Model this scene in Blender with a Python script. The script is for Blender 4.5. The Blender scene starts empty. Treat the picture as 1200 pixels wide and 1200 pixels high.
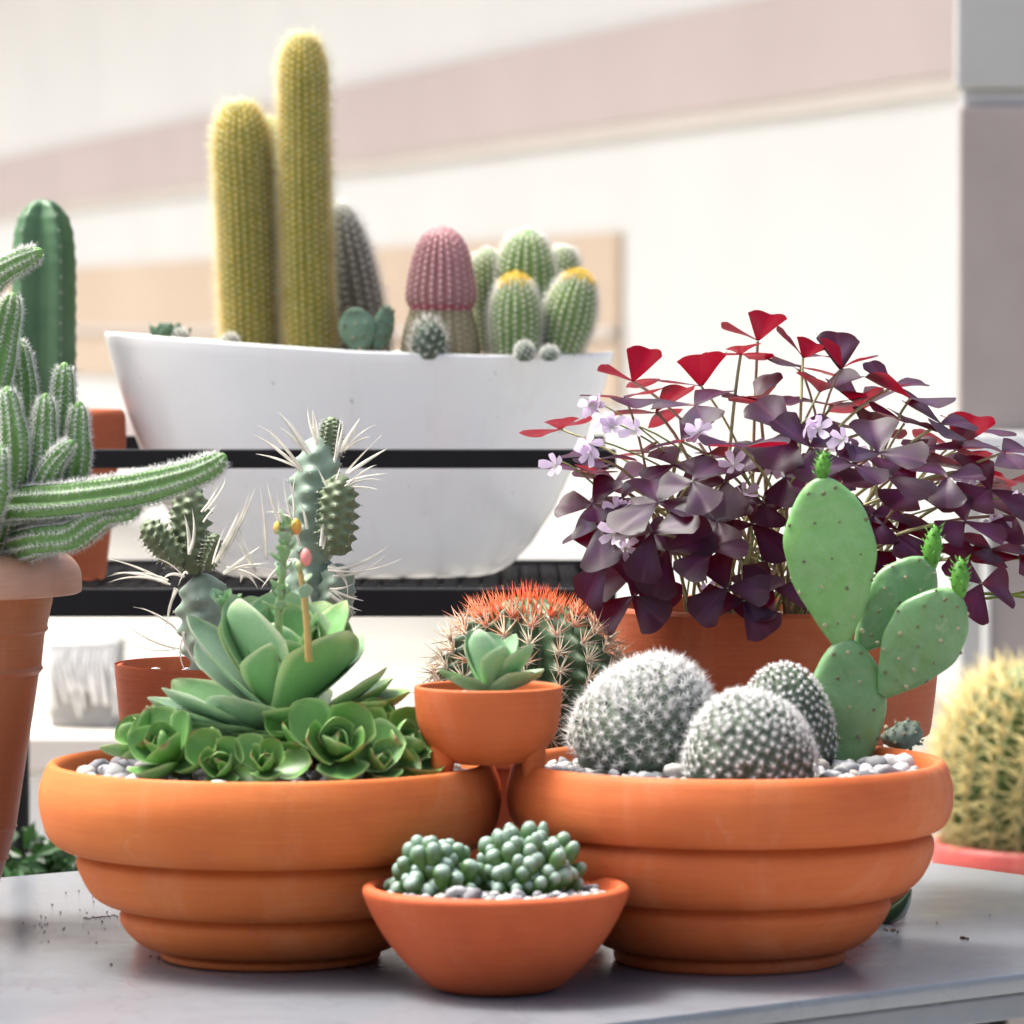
import bpy, math, random
import numpy as np
from mathutils import Vector, Matrix

random.seed(7)
rng = np.random.default_rng(11)
PI = math.pi
R = math.radians
sc = bpy.context.scene
C = sc.collection

# ------------------------------------------------------------------ camera
T = 0.75                 # table top height
CAMZ = T + 0.395
FPX = 5400.0             # focal length in photo pixels (photo is 1200 px)
PITCH = math.atan(220 / FPX)
cam = bpy.data.cameras.new('camera')
cam.sensor_width = 36.0
cam.lens = 36.0 * FPX / 1200.0
cam.clip_start = 0.05
cam.clip_end = 2000
cam.dof.use_dof = True
cam.dof.focus_distance = 3.12
cam.dof.aperture_fstop = 11.5
cam.dof.aperture_blades = 0
camo = bpy.data.objects.new('camera', cam)
camo.location = (0, 0, CAMZ)
camo.rotation_euler = (PI / 2 - PITCH, 0, 0)
C.objects.link(camo)
sc.camera = camo

# ------------------------------------------------------------------ sky and sun
SUN_EL, SUN_AZ = R(63), R(-70)     # azimuth measured from +Y (behind the plants) towards +X
w = bpy.data.worlds.new('World')
sc.world = w
w.use_nodes = True
nt = w.node_tree
sky = nt.nodes.new('ShaderNodeTexSky')
sky.sky_type = 'NISHITA'
sky.sun_disc = False
sky.sun_elevation = SUN_EL
sky.sun_rotation = SUN_AZ
sky.air_density = 0.4
sky.dust_density = 8.0
sky.ozone_density = 0.6
bg = nt.nodes['Background']
bg.inputs['Strength'].default_value = 0.13
nt.links.new(sky.outputs[0], bg.inputs['Color'])
sun = bpy.data.lights.new('sun', 'SUN')
sun.energy = 1.5
sun.angle = R(20)
sun.color = (1.0, 0.95, 0.87)
suno = bpy.data.objects.new('sun', sun)
C.objects.link(suno)
sd = Vector((math.sin(SUN_AZ) * math.cos(SUN_EL), math.cos(SUN_AZ) * math.cos(SUN_EL), math.sin(SUN_EL)))
suno.rotation_euler = sd.to_track_quat('Z', 'Y').to_euler()
suno.location = (0, 0, 6)
sc.view_settings.view_transform = 'Standard'
sc.view_settings.look = 'None'
sc.view_settings.gamma = 1.0
sc.view_settings.use_curve_mapping = False
sc.view_settings.exposure = 1.70
sc.view_settings.use_white_balance = True
sc.view_settings.white_balance_whitepoint = (1.045, 0.985, 0.995)
sc.render.engine = 'CYCLES'
sc.cycles.use_denoising = True
sc.cycles.max_bounces = 8
sc.cycles.diffuse_bounces = 4
sc.cycles.transparent_max_bounces = 12
sc.cycles.caustics_reflective = False
sc.cycles.caustics_refractive = False

# ------------------------------------------------------------------ helpers
def P(px, py, d):
    """world point seen at photo pixel (px,py) at depth d metres along +Y"""
    x = (px - 600) / FPX; y = -(py - 600) / FPX
    F = np.array([0, math.cos(PITCH), -math.sin(PITCH)]); U = np.array([0, math.sin(PITCH), math.cos(PITCH)])
    v = F + x * np.array([1, 0, 0]) + y * U
    v = v * (d / v[1])
    return np.array([0, 0, CAMZ]) + v
def px2m(n, d): return n / FPX * d

def V3(a): return np.asarray(a, float)
def nrm(a):
    a = np.asarray(a, float)
    return a / np.maximum(np.linalg.norm(a, axis=-1, keepdims=True), 1e-12)

def mesh_np(name, verts, faces, cols=None, smooth=True, sharp=None):
    verts = np.asarray(verts, np.float32)
    me = bpy.data.meshes.new(name)
    if isinstance(faces, np.ndarray):
        k = faces.shape[1]; n = len(faces)
        me.vertices.add(len(verts)); me.vertices.foreach_set('co', verts.ravel())
        me.loops.add(n * k); me.loops.foreach_set('vertex_index', faces.astype(np.int32).ravel())
        me.polygons.add(n); me.polygons.foreach_set('loop_start', np.arange(0, n * k, k, dtype=np.int32))
        me.update(calc_edges=True)
    else:
        me.from_pydata([tuple(map(float, v)) for v in verts], [], faces)
    if smooth:
        me.polygons.foreach_set('use_smooth', np.ones(len(me.polygons), bool))
    if sharp is not None:
        me.set_sharp_from_angle(angle=sharp)
    if cols is not None:
        cols = np.asarray(cols, np.float32)
        if cols.shape[1] == 3: cols = np.concatenate([cols, np.ones((len(cols), 1), np.float32)], 1)
        at = me.color_attributes.new('Col', 'FLOAT_COLOR', 'POINT')
        at.data.foreach_set('color', cols.ravel())
    me.validate()
    return me

class G:
    """geometry gatherer"""
    def __init__(s): s.v = []; s.f = []; s.c = []; s.n = 0
    def add(s, v, f, c=None):
        v = np.asarray(v, float)
        s.v.append(v); s.f += [tuple(int(i) + s.n for i in q) for q in f]; s.n += len(v)
        if c is not None:
            c = np.asarray(c, float)
            if c.ndim == 1: c = np.tile(c, (len(v), 1))
            s.c.append(c)
    def mesh(s, name, base=None, smooth=True, sharp=None):
        v = np.concatenate(s.v)
        if base is not None: v = v - V3(base)
        return mesh_np(name, v, s.f, np.concatenate(s.c) if s.c else None, smooth, sharp)

def empty(name, loc):
    o = bpy.data.objects.new(name, None); o.empty_display_size = 0.02
    o.location = loc; C.objects.link(o); return o
def tag(o, label=None, cat=None, group=None, kind=None):
    if label: o['label'] = label
    if cat: o['category'] = cat
    if group: o['group'] = group
    if kind: o['kind'] = kind
    return o
def thing(name, loc, label, cat, group=None):
    return tag(empty(name, tuple(float(x) for x in loc)), label, cat, group)
def obj(name, me, mat, parent=None, loc=None, matrix=None):
    o = bpy.data.objects.new(name, me)
    if mat is not None and not me.materials: me.materials.append(mat)
    C.objects.link(o)
    if parent is not None: o.parent = parent
    if matrix is not None: o.matrix_basis = matrix
    elif loc is not None: o.location = tuple(float(x) for x in loc)
    return o

def catmull(pts, n=6, sharp=()):
    pts = [V3(p) for p in pts]; out = []
    L = len(pts)
    for i in range(L - 1):
        p1, p2 = pts[i], pts[i + 1]
        p0 = pts[i - 1] if i > 0 and i not in sharp else 2 * p1 - p2
        p3 = pts[i + 2] if i + 2 < L and (i + 1) not in sharp else 2 * p2 - p1
        for k in range(n):
            t = k / n
            out.append(0.5 * ((2 * p1) + (-p0 + p2) * t + (2 * p0 - 5 * p1 + 4 * p2 - p3) * t * t + (-p0 + 3 * p1 - 3 * p2 + p3) * t ** 3))
    out.append(pts[-1])
    return np.array(out)

def lathe(prof, seg=96):
    prof = np.asarray(prof, float); n = len(prof)
    a = np.linspace(0, 2 * PI, seg, endpoint=False)
    v = np.zeros((n, seg, 3))
    v[:, :, 0] = prof[:, :1] * np.cos(a); v[:, :, 1] = prof[:, :1] * np.sin(a); v[:, :, 2] = prof[:, 1:2]
    i = np.arange(n - 1)[:, None]; j = np.arange(seg)[None, :]
    f = np.stack([i * seg + j, i * seg + (j + 1) % seg, (i + 1) * seg + (j + 1) % seg, (i + 1) * seg + j], -1).reshape(-1, 4)
    return v.reshape(-1, 3), f

def box(c, s, rz=0, bev=0):
    """box centred at c with size s; bevel cuts the edges"""
    import bmesh
    bm = bmesh.new(); bmesh.ops.create_cube(bm, size=1)
    for v in bm.verts: v.co = Vector((v.co.x * s[0], v.co.y * s[1], v.co.z * s[2]))
    if bev: bmesh.ops.bevel(bm, geom=list(bm.edges), offset=bev, segments=2, affect='EDGES', profile=0.5)
    bm.verts.index_update()
    ca, sa = math.cos(rz), math.sin(rz)
    v = [(c[0] + p.co.x * ca - p.co.y * sa, c[1] + p.co.x * sa + p.co.y * ca, c[2] + p.co.z) for p in bm.verts]
    f = [[q.index for q in fa.verts] for fa in bm.faces]
    bm.free(); return np.array(v), f

def frames(pts):
    pts = np.asarray(pts, float)
    t = nrm(np.gradient(pts, axis=0))
    ref = np.array([0, 1.0, 0]) if abs(t[0, 1]) < 0.8 else np.array([1.0, 0, 0])
    N = np.zeros_like(t); n = ref
    for i in range(len(t)):
        n = n - n.dot(t[i]) * t[i]; n = n / max(np.linalg.norm(n), 1e-9); N[i] = n
    B = np.cross(t, N)
    return t, N, B

def tube(pts, rad, seg=8, cap=True):
    pts = np.asarray(pts, float); n = len(pts)
    rad = np.broadcast_to(np.asarray(rad, float), (n,))
    t, N, B = frames(pts)
    a = np.linspace(0, 2 * PI, seg, endpoint=False)
    v = pts[:, None] + rad[:, None, None] * (np.cos(a)[None, :, None] * N[:, None] + np.sin(a)[None, :, None] * B[:, None])
    v = v.reshape(-1, 3)
    f = [(i * seg + j, i * seg + (j + 1) % seg, (i + 1) * seg + (j + 1) % seg, (i + 1) * seg + j) for i in range(n - 1) for j in range(seg)]
    if cap: f += [tuple(range(seg))[::-1], tuple((n - 1) * seg + j for j in range(seg))]
    return v, f

def bez(a, b, c, n=10):
    a, b, c = V3(a), V3(b), V3(c); t = np.linspace(0, 1, n)[:, None]
    return (1 - t) ** 2 * a + 2 * t * (1 - t) * b + t * t * c

def spine_geo(p, d, l, r, bend=0.0):
    """many thin needles as 3-sided pyramids (two sections if bend)"""
    p = np.asarray(p, float); d = nrm(d); n = len(p)
    l = np.broadcast_to(np.asarray(l, float), (n,))[:, None]; r = np.broadcast_to(np.asarray(r, float), (n,))[:, None]
    ref = np.where(np.abs(d[:, 2:3]) < 0.8, np.array([[0, 0, 1.0]]), np.array([[1.0, 0, 0]]))
    u = nrm(np.cross(d, ref)); w_ = np.cross(d, u)
    vs = []
    for k in range(3):
        a = 2 * PI * k / 3
        vs.append(p + r * (math.cos(a) * u + math.sin(a) * w_))
    if bend:
        side = nrm(rng.normal(size=(n, 3))); side -= (side * d).sum(1, keepdims=True) * d
        mid = p + d * l * 0.55
        for k in range(3):
            a = 2 * PI * k / 3
            vs.append(mid + 0.62 * r * (math.cos(a) * u + math.sin(a) * w_))
        vs.append(p + d * l + side * l * bend)
        v = np.stack(vs, 1).reshape(-1, 3); b = (np.arange(n) * 7)[:, None, None]
        f = np.array([[0, 1, 4], [0, 4, 3], [1, 2, 5], [1, 5, 4], [2, 0, 3], [2, 3, 5], [3, 4, 6], [4, 5, 6], [5, 3, 6]])[None] + b
        return v, f.reshape(-1, 3)
    vs.append(p + d * l)
    v = np.stack(vs, 1).reshape(-1, 3); b = (np.arange(n) * 4)[:, None, None]
    f = np.array([[0, 1, 3], [1, 2, 3], [2, 0, 3]])[None] + b
    return v, f.reshape(-1, 3)

def column(axis, rads, ribs, depth, pitch, amp=0.0, per_rib=6, rows=60, sharp=1.0, twist=0.0, stag=True):
    """ribbed stem along an axis polyline; rads = [(s,r)...]; returns verts, faces, areole points, normals, tangents, s"""
    ax = catmull(axis, 12) if len(axis) > 2 else np.array([V3(axis[0]) * (1 - t) + V3(axis[-1]) * t for t in np.linspace(0, 1, 30)])
    seglen = np.linalg.norm(np.diff(ax, axis=0), axis=1); cum = np.concatenate([[0], np.cumsum(seglen)]); L = cum[-1]
    s = 1 - (1 - np.linspace(0, 1, rows)) ** 1.35
    t_, N_, B_ = frames(ax)
    def at(s):
        q = np.asarray(s) * L
        f = lambda A: np.stack([np.interp(q, cum, A[:, k]) for k in range(3)], -1)
        return f(ax), nrm(f(t_)), nrm(f(N_)), nrm(f(B_))
    rs = np.array([q[0] for q in rads]); rr = np.array([q[1] for q in rads])
    Rf = lambda s: np.interp(s, rs, rr)
    def rad(s, a):
        m = 0.5 - 0.5 * np.cos(ribs * a)
        fade = np.clip(Rf(s) / rr.max() * 1.6, 0, 1)
        base = Rf(s) * (1 - depth * m ** sharp * fade)
        if amp:
            k = np.round(ribs * a / (2 * PI))
            ph = 0.5 * (k % 2) if stag else 0.0
            base = base * (1 + amp * (1 - m) * np.cos(2 * PI * (s * L / pitch - ph)))
        return base
    seg = ribs * per_rib
    a = np.linspace(0, 2 * PI, seg, endpoint=False)
    c, t, n, b = at(s)
    S, A = np.meshgrid(s, a, indexing='ij')
    At = A + twist * S
    v = c[:, None] + rad(S, A)[..., None] * (np.cos(At)[..., None] * n[:, None] + np.sin(At)[..., None] * b[:, None])
    v = v.reshape(-1, 3)
    i = np.arange(rows - 1)[:, None]; j = np.arange(seg)[None]
    f = np.stack([i * seg + j, i * seg + (j + 1) % seg, (i + 1) * seg + (j + 1) % seg, (i + 1) * seg + j], -1).reshape(-1, 4)
    # areoles
    ps, ns, ts, ss = [], [], [], []
    nrow = int(L / pitch)
    for k in range(ribs):
        ph = 0.5 * (k % 2) if stag else 0.0
        sj = (np.arange(nrow) + ph) * pitch / L
        sj = sj[(sj > 0.01) & (sj < 0.995)]
        c, t, n, b = at(sj)
        aa = 2 * PI * k / ribs
        ang = (aa + twist * sj)[:, None]
        dr = np.cos(ang) * n + np.sin(ang) * b
        ps.append(c + rad(sj, np.full_like(sj, aa))[:, None] * dr)
        sl = (Rf(np.minimum(sj + 0.01, 1)) - Rf(np.maximum(sj - 0.01, 0))) / ((np.minimum(sj + 0.01, 1) - np.maximum(sj - 0.01, 0)) * L)
        ns.append(nrm(dr - np.clip(sl, -6, 6)[:, None] * t)); ts.append(t); ss.append(sj)
    return v, f, np.concatenate(ps), np.concatenate(ns), np.concatenate(ts), np.concatenate(ss)

def fan(p, n, k, alpha, jit=0.15, upbias=0.0):
    """k radial needle directions round each normal, alpha = angle from the normal"""
    m = len(p)
    ref = np.where(np.abs(n[:, 2:3]) < 0.9, np.array([[0, 0, 1.0]]), np.array([[1.0, 0, 0]]))
    u = nrm(np.cross(ref, n)); w_ = np.cross(n, u)
    ph = (np.arange(k)[None] / k * 2 * PI + rng.uniform(0, 2 * PI, (m, 1)) + rng.normal(0, jit, (m, k)))
    al = alpha + rng.normal(0, jit, (m, k))
    d = np.cos(al)[..., None] * n[:, None] + np.sin(al)[..., None] * (np.cos(ph)[..., None] * u[:, None] + np.sin(ph)[..., None] * w_[:, None])
    if upbias: d = d + np.array([0, 0, upbias])
    return np.repeat(p, k, 0), nrm(d.reshape(-1, 3))

def dome(R0, R1, s0, n=14, base=None):
    """radius profile: base radius R0 growing to R1 at s0 then a rounded tip"""
    out = [(0, R0)] if base is None else list(base)
    for k in range(n + 1):
        u = k / n
        out.append((s0 + (1 - s0) * math.sin(u * PI / 2), R1 * math.cos(u * PI / 2) + 1e-5))
    return out

# ------------------------------------------------------------------ materials
def newmat(name):
    m = bpy.data.materials.new(name); m.use_nodes = True
    t = m.node_tree; b = t.nodes['Principled BSDF']
    return m, t, b
def noise(t, scale, detail=4, rough=0.6, coord='Object', sx=None, dist=0.0):
    tc = t.nodes.new('ShaderNodeTexCoord'); n = t.nodes.new('ShaderNodeTexNoise')
    n.inputs['Scale'].default_value = scale; n.inputs['Detail'].default_value = detail; n.inputs['Roughness'].default_value = rough
    n.inputs['Distortion'].default_value = dist
    if sx:
        mp = t.nodes.new('ShaderNodeMapping'); mp.inputs['Scale'].default_value = sx
        t.links.new(tc.outputs[coord], mp.inputs[0]); t.links.new(mp.outputs[0], n.inputs['Vector'])
    else: t.links.new(tc.outputs[coord], n.inputs['Vector'])
    return n.outputs['Fac']
def ramp(t, fac, stops):
    r = t.nodes.new('ShaderNodeValToRGB'); e = r.color_ramp.elements
    while len(e) > 1: e.remove(e[-1])
    e[0].position = stops[0][0]; e[0].color = (*stops[0][1], 1)
    for p, c in stops[1:]:
        q = e.new(p); q.color = (*c, 1)
    t.links.new(fac, r.inputs[0]); return r.outputs[0]
def mix(t, fac, a, b, mode='MIX'):
    m = t.nodes.new('ShaderNodeMix'); m.data_type = 'RGBA'; m.blend_type = mode
    for sock, val in ((m.inputs[0], fac), (m.inputs[6], a), (m.inputs[7], b)):
        if hasattr(val, 'is_output'): t.links.new(val, sock)
        elif isinstance(val, (int, float)): sock.default_value = val
        else: sock.default_value = (*val, 1)
    return m.outputs[2]
def bump(t, b, h, strength=0.3, dist=0.001):
    n = t.nodes.new('ShaderNodeBump'); n.inputs['Strength'].default_value = strength; n.inputs['Distance'].default_value = dist
    t.links.new(h, n.inputs['Height']); t.links.new(n.outputs[0], b.inputs['Normal'])
def vcol(t):
    a = t.nodes.new('ShaderNodeAttribute'); a.attribute_name = 'Col'; return a.outputs['Color']

def simple(name, c1, c2, scale=40, rough=0.6, bs=0.0, bscale=300, spec=0.5, detail=4):
    m, t, b = newmat(name)
    col = ramp(t, noise(t, scale, detail), [(0.3, c1), (0.7, c2)])
    t.links.new(col, b.inputs['Base Color'])
    b.inputs['Roughness'].default_value = rough; b.inputs['Specular IOR Level'].default_value = spec
    if bs: bump(t, b, noise(t, bscale, 3), bs)
    return m

def terracotta(name, base, dark, pale, rough=0.72, wet=None):
    m, t, b = newmat(name)
    big = noise(t, 14, 6, 0.62)
    streak = noise(t, 9, 5, 0.65, sx=(2.5, 2.5, 60))
    fine = noise(t, 420, 3, 0.7)
    c = ramp(t, big, [(0.25, dark), (0.5, base), (0.8, pale)])
    c = mix(t, 0.35, c, ramp(t, streak, [(0.3, dark), (0.55, base), (0.78, pale)]))
    chalk = ramp(t, noise(t, 30, 8, 0.75, dist=1.2), [(0.62, (0, 0, 0)), (0.8, (1, 1, 1))])
    cm = t.nodes.new('ShaderNodeMath'); cm.operation = 'MULTIPLY'; cm.inputs[1].default_value = 0.20
    t.links.new(chalk, cm.inputs[0])
    c = mix(t, cm.outputs[0], c, (0.72, 0.52, 0.42))
    bloom = ramp(t, noise(t, 7, 9, 0.72, sx=(1, 1, .55), dist=.8), [(0.52, (0, 0, 0)), (0.72, (1, 1, 1))])
    bm_ = t.nodes.new('ShaderNodeMath'); bm_.operation = 'MULTIPLY'; bm_.inputs[1].default_value = 0.16; t.links.new(bloom, bm_.inputs[0])
    c = mix(t, bm_.outputs[0], c, (0.75, 0.50, 0.36))
    stain = ramp(t, noise(t, 10, 8, 0.7, sx=(1, 1, .3), dist=.5), [(0.55, (1, 1, 1)), (0.75, (0.70, 0.62, 0.56))])
    c = mix(t, 0.6, c, stain, 'MULTIPLY')
    specks = ramp(t, fine, [(0.68, (1, 1, 1)), (0.76, (0.72, 0.66, 0.62))])
    c = mix(t, 0.5, c, specks, 'MULTIPLY')
    t.links.new(c, b.inputs['Base Color'])
    t.links.new(ramp(t, big, [(0.3, (rough - .1,) * 3), (0.7, (rough + .1,) * 3)]), b.inputs['Roughness'])
    b.inputs['Specular IOR Level'].default_value = 0.35
    ad = t.nodes.new('ShaderNodeMath'); ad.operation = 'ADD'
    t.links.new(fine, ad.inputs[0]); t.links.new(streak, ad.inputs[1])
    bump(t, b, ad.outputs[0], 0.22, 0.0009)
    return m
M_TC = terracotta('terracotta_orange', (0.53, 0.135, 0.028), (0.43, 0.092, 0.018), (0.59, 0.185, 0.05))
M_TC2 = terracotta('terracotta_coral', (0.48, 0.112, 0.028), (0.39, 0.076, 0.018), (0.54, 0.155, 0.05))
M_TC5 = terracotta('terracotta_brick', (0.46, 0.086, 0.024), (0.37, 0.058, 0.015), (0.52, 0.13, 0.05))
M_TC3 = terracotta('terracotta_red', (0.40, 0.095, 0.035), (0.30, 0.06, 0.022), (0.48, 0.14, 0.06))
M_TC4 = terracotta('terracotta_brown', (0.42, 0.15, 0.065), (0.33, 0.11, 0.045), (0.50, 0.20, 0.10), 0.45)
M_RIM = terracotta('faded_plastic_rim', (0.50, 0.27, 0.19), (0.42, 0.21, 0.14), (0.58, 0.36, 0.27), 0.5)
M_REDPOT = terracotta('red_plastic', (0.42, 0.07, 0.06), (0.34, 0.05, 0.04), (0.5, 0.13, 0.11), 0.4)
M_WHITE = simple('white_ceramic', (0.80, 0.80, 0.79), (0.85, 0.85, 0.84), 6, 0.18, 0.03, 60, 0.5)
def _planter_marks():
    t = M_WHITE.node_tree; b = t.nodes['Principled BSDF']; src = b.inputs['Base Color'].links[0].from_socket
    st_ = ramp(t, noise(t, 22, 7, .7, sx=(1, 1, .12), dist=.4), [(.55, (1, 1, 1)), (.78, (.86, .84, .81))])
    sp_ = ramp(t, noise(t, 150, 2, .5), [(.74, (1, 1, 1)), (.78, (.55, .52, .48))])
    t.links.new(mix(t, .8, mix(t, .7, src, st_, 'MULTIPLY'), sp_, 'MULTIPLY'), b.inputs['Base Color'])
_planter_marks()
M_BLACK = simple('black_powder_coat', (0.005, 0.005, 0.006), (0.008, 0.008, 0.010), 60, 0.45, 0.12, 900, 0.22)
M_SOIL = simple('dark_soil', (0.05, 0.03, 0.02), (0.16, 0.10, 0.065), 260, 0.95, 0.6, 500, 0.2)
M_GRAV = simple('gravel_fill', (0.22, 0.22, 0.23), (0.42, 0.42, 0.43), 300, 0.9, 0.6, 400, 0.3)
def pebble_mat():
    m, t, b = newmat('pale_pebble')
    oi = t.nodes.new('ShaderNodeObjectInfo')
    c = ramp(t, oi.outputs['Random'], [(0.0, (0.13, 0.13, 0.14)), (0.2, (0.34, 0.34, 0.36)), (0.5, (0.52, 0.51, 0.53)), (0.8, (0.68, 0.67, 0.68)), (1.0, (0.42, 0.37, 0.33))])
    v = ramp(t, noise(t, 160, 6, 0.7, dist=0.8), [(0.35, (0.55, 0.55, 0.56)), (0.6, (1, 1, 1))])
    t.links.new(mix(t, 0.75, c, v, 'MULTIPLY'), b.inputs['Base Color'])
    b.inputs['Roughness'].default_value = 0.75
    bump(t, b, noise(t, 350, 4), 0.4, 0.001)
    return m
M_PEB = pebble_mat()
def table_mat():
    m, t, b = newmat('grey_painted_table')
    cl = noise(t, 3.5, 7, 0.65, dist=0.6)
    c = ramp(t, cl, [(0.3, (0.155, 0.168, 0.192)), (0.55, (0.185, 0.198, 0.225)), (0.75, (0.22, 0.233, 0.26))])
    scr = ramp(t, noise(t, 30, 8, 0.8, sx=(1, 9, 1), dist=1.5), [(0.56, (1, 1, 1)), (0.70, (0.70, 0.69, 0.68))])
    c = mix(t, 0.45, c, scr, 'MULTIPLY')
    ring = ramp(t, noise(t, 6, 3, .5, dist=2.5), [(.47, (1, 1, 1)), (.50, (.84, .84, .84)), (.53, (1, 1, 1))])
    c = mix(t, .6, c, ring, 'MULTIPLY')
    dust = ramp(t, noise(t, 260, 5, .75), [(.62, (0, 0, 0)), (.80, (.5, .5, .5))])
    c = mix(t, dust, c, (.42, .41, .39))
    t.links.new(c, b.inputs['Base Color'])
    t.links.new(ramp(t, noise(t, 12, 6, 0.7), [(0.3, (0.17,) * 3), (0.7, (0.27,) * 3)]), b.inputs['Roughness'])
    b.inputs['Specular IOR Level'].default_value = 0.9
    bump(t, b, noise(t, 500, 3), 0.05, 0.0005)
    return m
M_TABLE = table_mat()

def body_mat(name, c1, c2, rough=0.5, scale=45, bs=0.15, use_v=False, coat=0.0, mottle=None, bloom=None):
    m, t, b = newmat(name)
    c = ramp(t, noise(t, scale, 5, 0.65), [(0.3, c1), (0.7, c2)])
    if bloom:
        c = mix(t, ramp(t, noise(t, scale * 1.7, 8, .72, dist=1.5), [(.40, (0, 0, 0)), (.80, (.42, .42, .42))]), c, bloom)
        sc1 = ramp(t, noise(t, 210, 4, .6, dist=2.0), [(.73, (0, 0, 0)), (.77, (1, 1, 1))])
        c = mix(t, sc1, c, (.40, .38, .22))
    if mottle:
        c = mix(t, ramp(t, noise(t, scale * 3.3, 7, 0.75, dist=1.0), [(0.6, (0, 0, 0)), (0.74, (1, 1, 1))]), c, mottle)
    if use_v: c = mix(t, 0.82, c, vcol(t), 'MIX')
    t.links.new(c, b.inputs['Base Color'])
    b.inputs['Roughness'].default_value = rough
    b.inputs['Subsurface Weight'].default_value = 0.0
    b.inputs['Coat Weight'].default_value = coat
    if bs: bump(t, b, noise(t, scale * 4, 5), bs, 0.0015)
    return m
def leaf_mat(name, trans, tmix=0.35, rough=0.42, veins=False, spec=0.4):
    """two-sided soft leaf: reflects the vertex colour and lets some light through"""
    m, t, b = newmat(name)
    v = vcol(t)
    n = ramp(t, noise(t, 70, 5, 0.65), [(0.3, (0.72, 0.74, 0.74)), (0.7, (1.12, 1.1, 1.1))])
    c = mix(t, 1.0, v, n, 'MULTIPLY')
    t.links.new(c, b.inputs['Base Color'])
    b.inputs['Roughness'].default_value = rough; b.inputs['Specular IOR Level'].default_value = spec
    bump(t, b, noise(t, 260, 4), 0.12, 0.0008)
    tr = t.nodes.new('ShaderNodeBsdfTranslucent'); tr.inputs[0].default_value = (*trans, 1)
    ms = t.nodes.new('ShaderNodeMixShader'); ms.inputs[0].default_value = tmix
    t.links.new(b.outputs[0], ms.inputs[1]); t.links.new(tr.outputs[0], ms.inputs[2])
    t.links.new(ms.outputs[0], t.nodes['Material Output'].inputs['Surface'])
    return m
def spine_mat(name, col=None, tmix=0.3):
    m, t, b = newmat(name)
    b.inputs['Roughness'].default_value = 0.55; b.inputs['Specular IOR Level'].default_value = 0.3
    tr = t.nodes.new('ShaderNodeBsdfTranslucent')
    if col is None:
        v = vcol(t); t.links.new(v, b.inputs['Base Color']); t.links.new(v, tr.inputs[0])
    else:
        c = ramp(t, noise(t, 90, 2), [(0.3, tuple(x * 0.85 for x in col)), (0.7, tuple(min(1, x * 1.1) for x in col))])
        t.links.new(c, b.inputs['Base Color']); t.links.new(c, tr.inputs[0])
    ms = t.nodes.new('ShaderNodeMixShader'); ms.inputs[0].default_value = tmix
    t.links.new(b.outputs[0], ms.inputs[1]); t.links.new(tr.outputs[0], ms.inputs[2])
    t.links.new(ms.outputs[0], t.nodes['Material Output'].inputs['Surface'])
    return m
M_SPW = spine_mat('white_bristle', (0.80, 0.79, 0.75))
M_SPWP = spine_mat('snow_white_bristle', (0.90, 0.89, 0.89), 0.45)
M_SPY = spine_mat('golden_bristle', (0.92, 0.66, 0.10), 0.6)
M_SPYP = spine_mat('pale_golden_bristle', (0.95, 0.91, 0.66), 0.55)
M_SPV = spine_mat('tinted_spine')
M_PAPER = spine_mat('papery_spine', (0.92, 0.89, 0.83), 0.5)

# ------------------------------------------------------------------ setting: ground, facade, pillar
def flat(name, pts, mat, label=None):
    me = mesh_np(name, np.array(pts), [tuple(range(len(pts)))], smooth=False)
    return obj(name, me, mat)
M_GROUND = simple('pale_concrete', (0.27, 0.265, 0.255), (0.34, 0.33, 0.315), 1.5, 0.9, 0.3, 40, 0.2, 8)
g = flat('ground', [(-400, -400, 0), (400, -400, 0), (400, 400, 0), (-400, 400, 0)], M_GROUND); g['kind'] = 'structure'

M_WALL = simple('white_render', (0.69, 0.68, 0.655), (0.74, 0.73, 0.70), 0.8, 0.9, 0.2, 30, 0.2, 8)
M_PINK = simple('pink_mauve_paint', (0.52, 0.435, 0.415), (0.57, 0.48, 0.455), 0.9, 0.85, 0.2, 30, 0.2, 8)
M_PEACH = simple('peach_render', (0.58, 0.455, 0.34), (0.64, 0.515, 0.395), 0.5, 0.9, 0.2, 30, 0.2, 8)
M_CREAM = simple('cream_trim', (0.62, 0.56, 0.50), (0.67, 0.61, 0.55), 0.9, 0.85, 0.2, 30, 0.2)
E = nrm(np.array([-1505 / FPX, 1.0, 0.0])); FN = np.array([-E[1], E[0], 0.0])      # along the wall (away), and its face normal
P0 = np.array([525 / FPX * 14, 14.0, 0.0])
def fslab(t0, t1, z0, z1, proud, depth=0.3):
    c = P0 + E * (t0 + t1) / 2 + FN * (proud - depth / 2); c = np.array([c[0], c[1], (z0 + z1) / 2])
    return box(c, (t1 - t0, depth, z1 - z0), math.atan2(E[1], E[0]))
bld = thing('building', (*(P0 + E * 25)[:2], 0), 'long white rendered building with pink band receding behind the plants', 'building')
bb = V3(bld.location)
def fpart(name, mat, *a):
    v, f = fslab(*a); return obj(name, mesh_np(name, v - bb, f, smooth=False), mat, bld)
fpart('wall', M_WALL, -3, 75, 0, 6.0, 0.0)
fpart('painted_band', M_PINK, -3, 75, CAMZ + 0.756, CAMZ + 1.105, 0.05, 0.2)
fpart('band_trim', M_CREAM, -3, 75, CAMZ + 0.70, CAMZ + 0.756, 0.035, 0.2)
fpart('painted_band', M_PINK, -3, 75, CAMZ + 2.6, CAMZ + 2.95, 0.05, 0.2)
pp = fpart('wall_panel', M_PEACH, 3.5, 40, CAMZ - 0.30, CAMZ + 0.345, 0.03, 0.2)
fpart('panel_ledge', M_CREAM, 3.5, 40, CAMZ - 0.05, CAMZ - 0.01, 0.06, 0.2)
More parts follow.
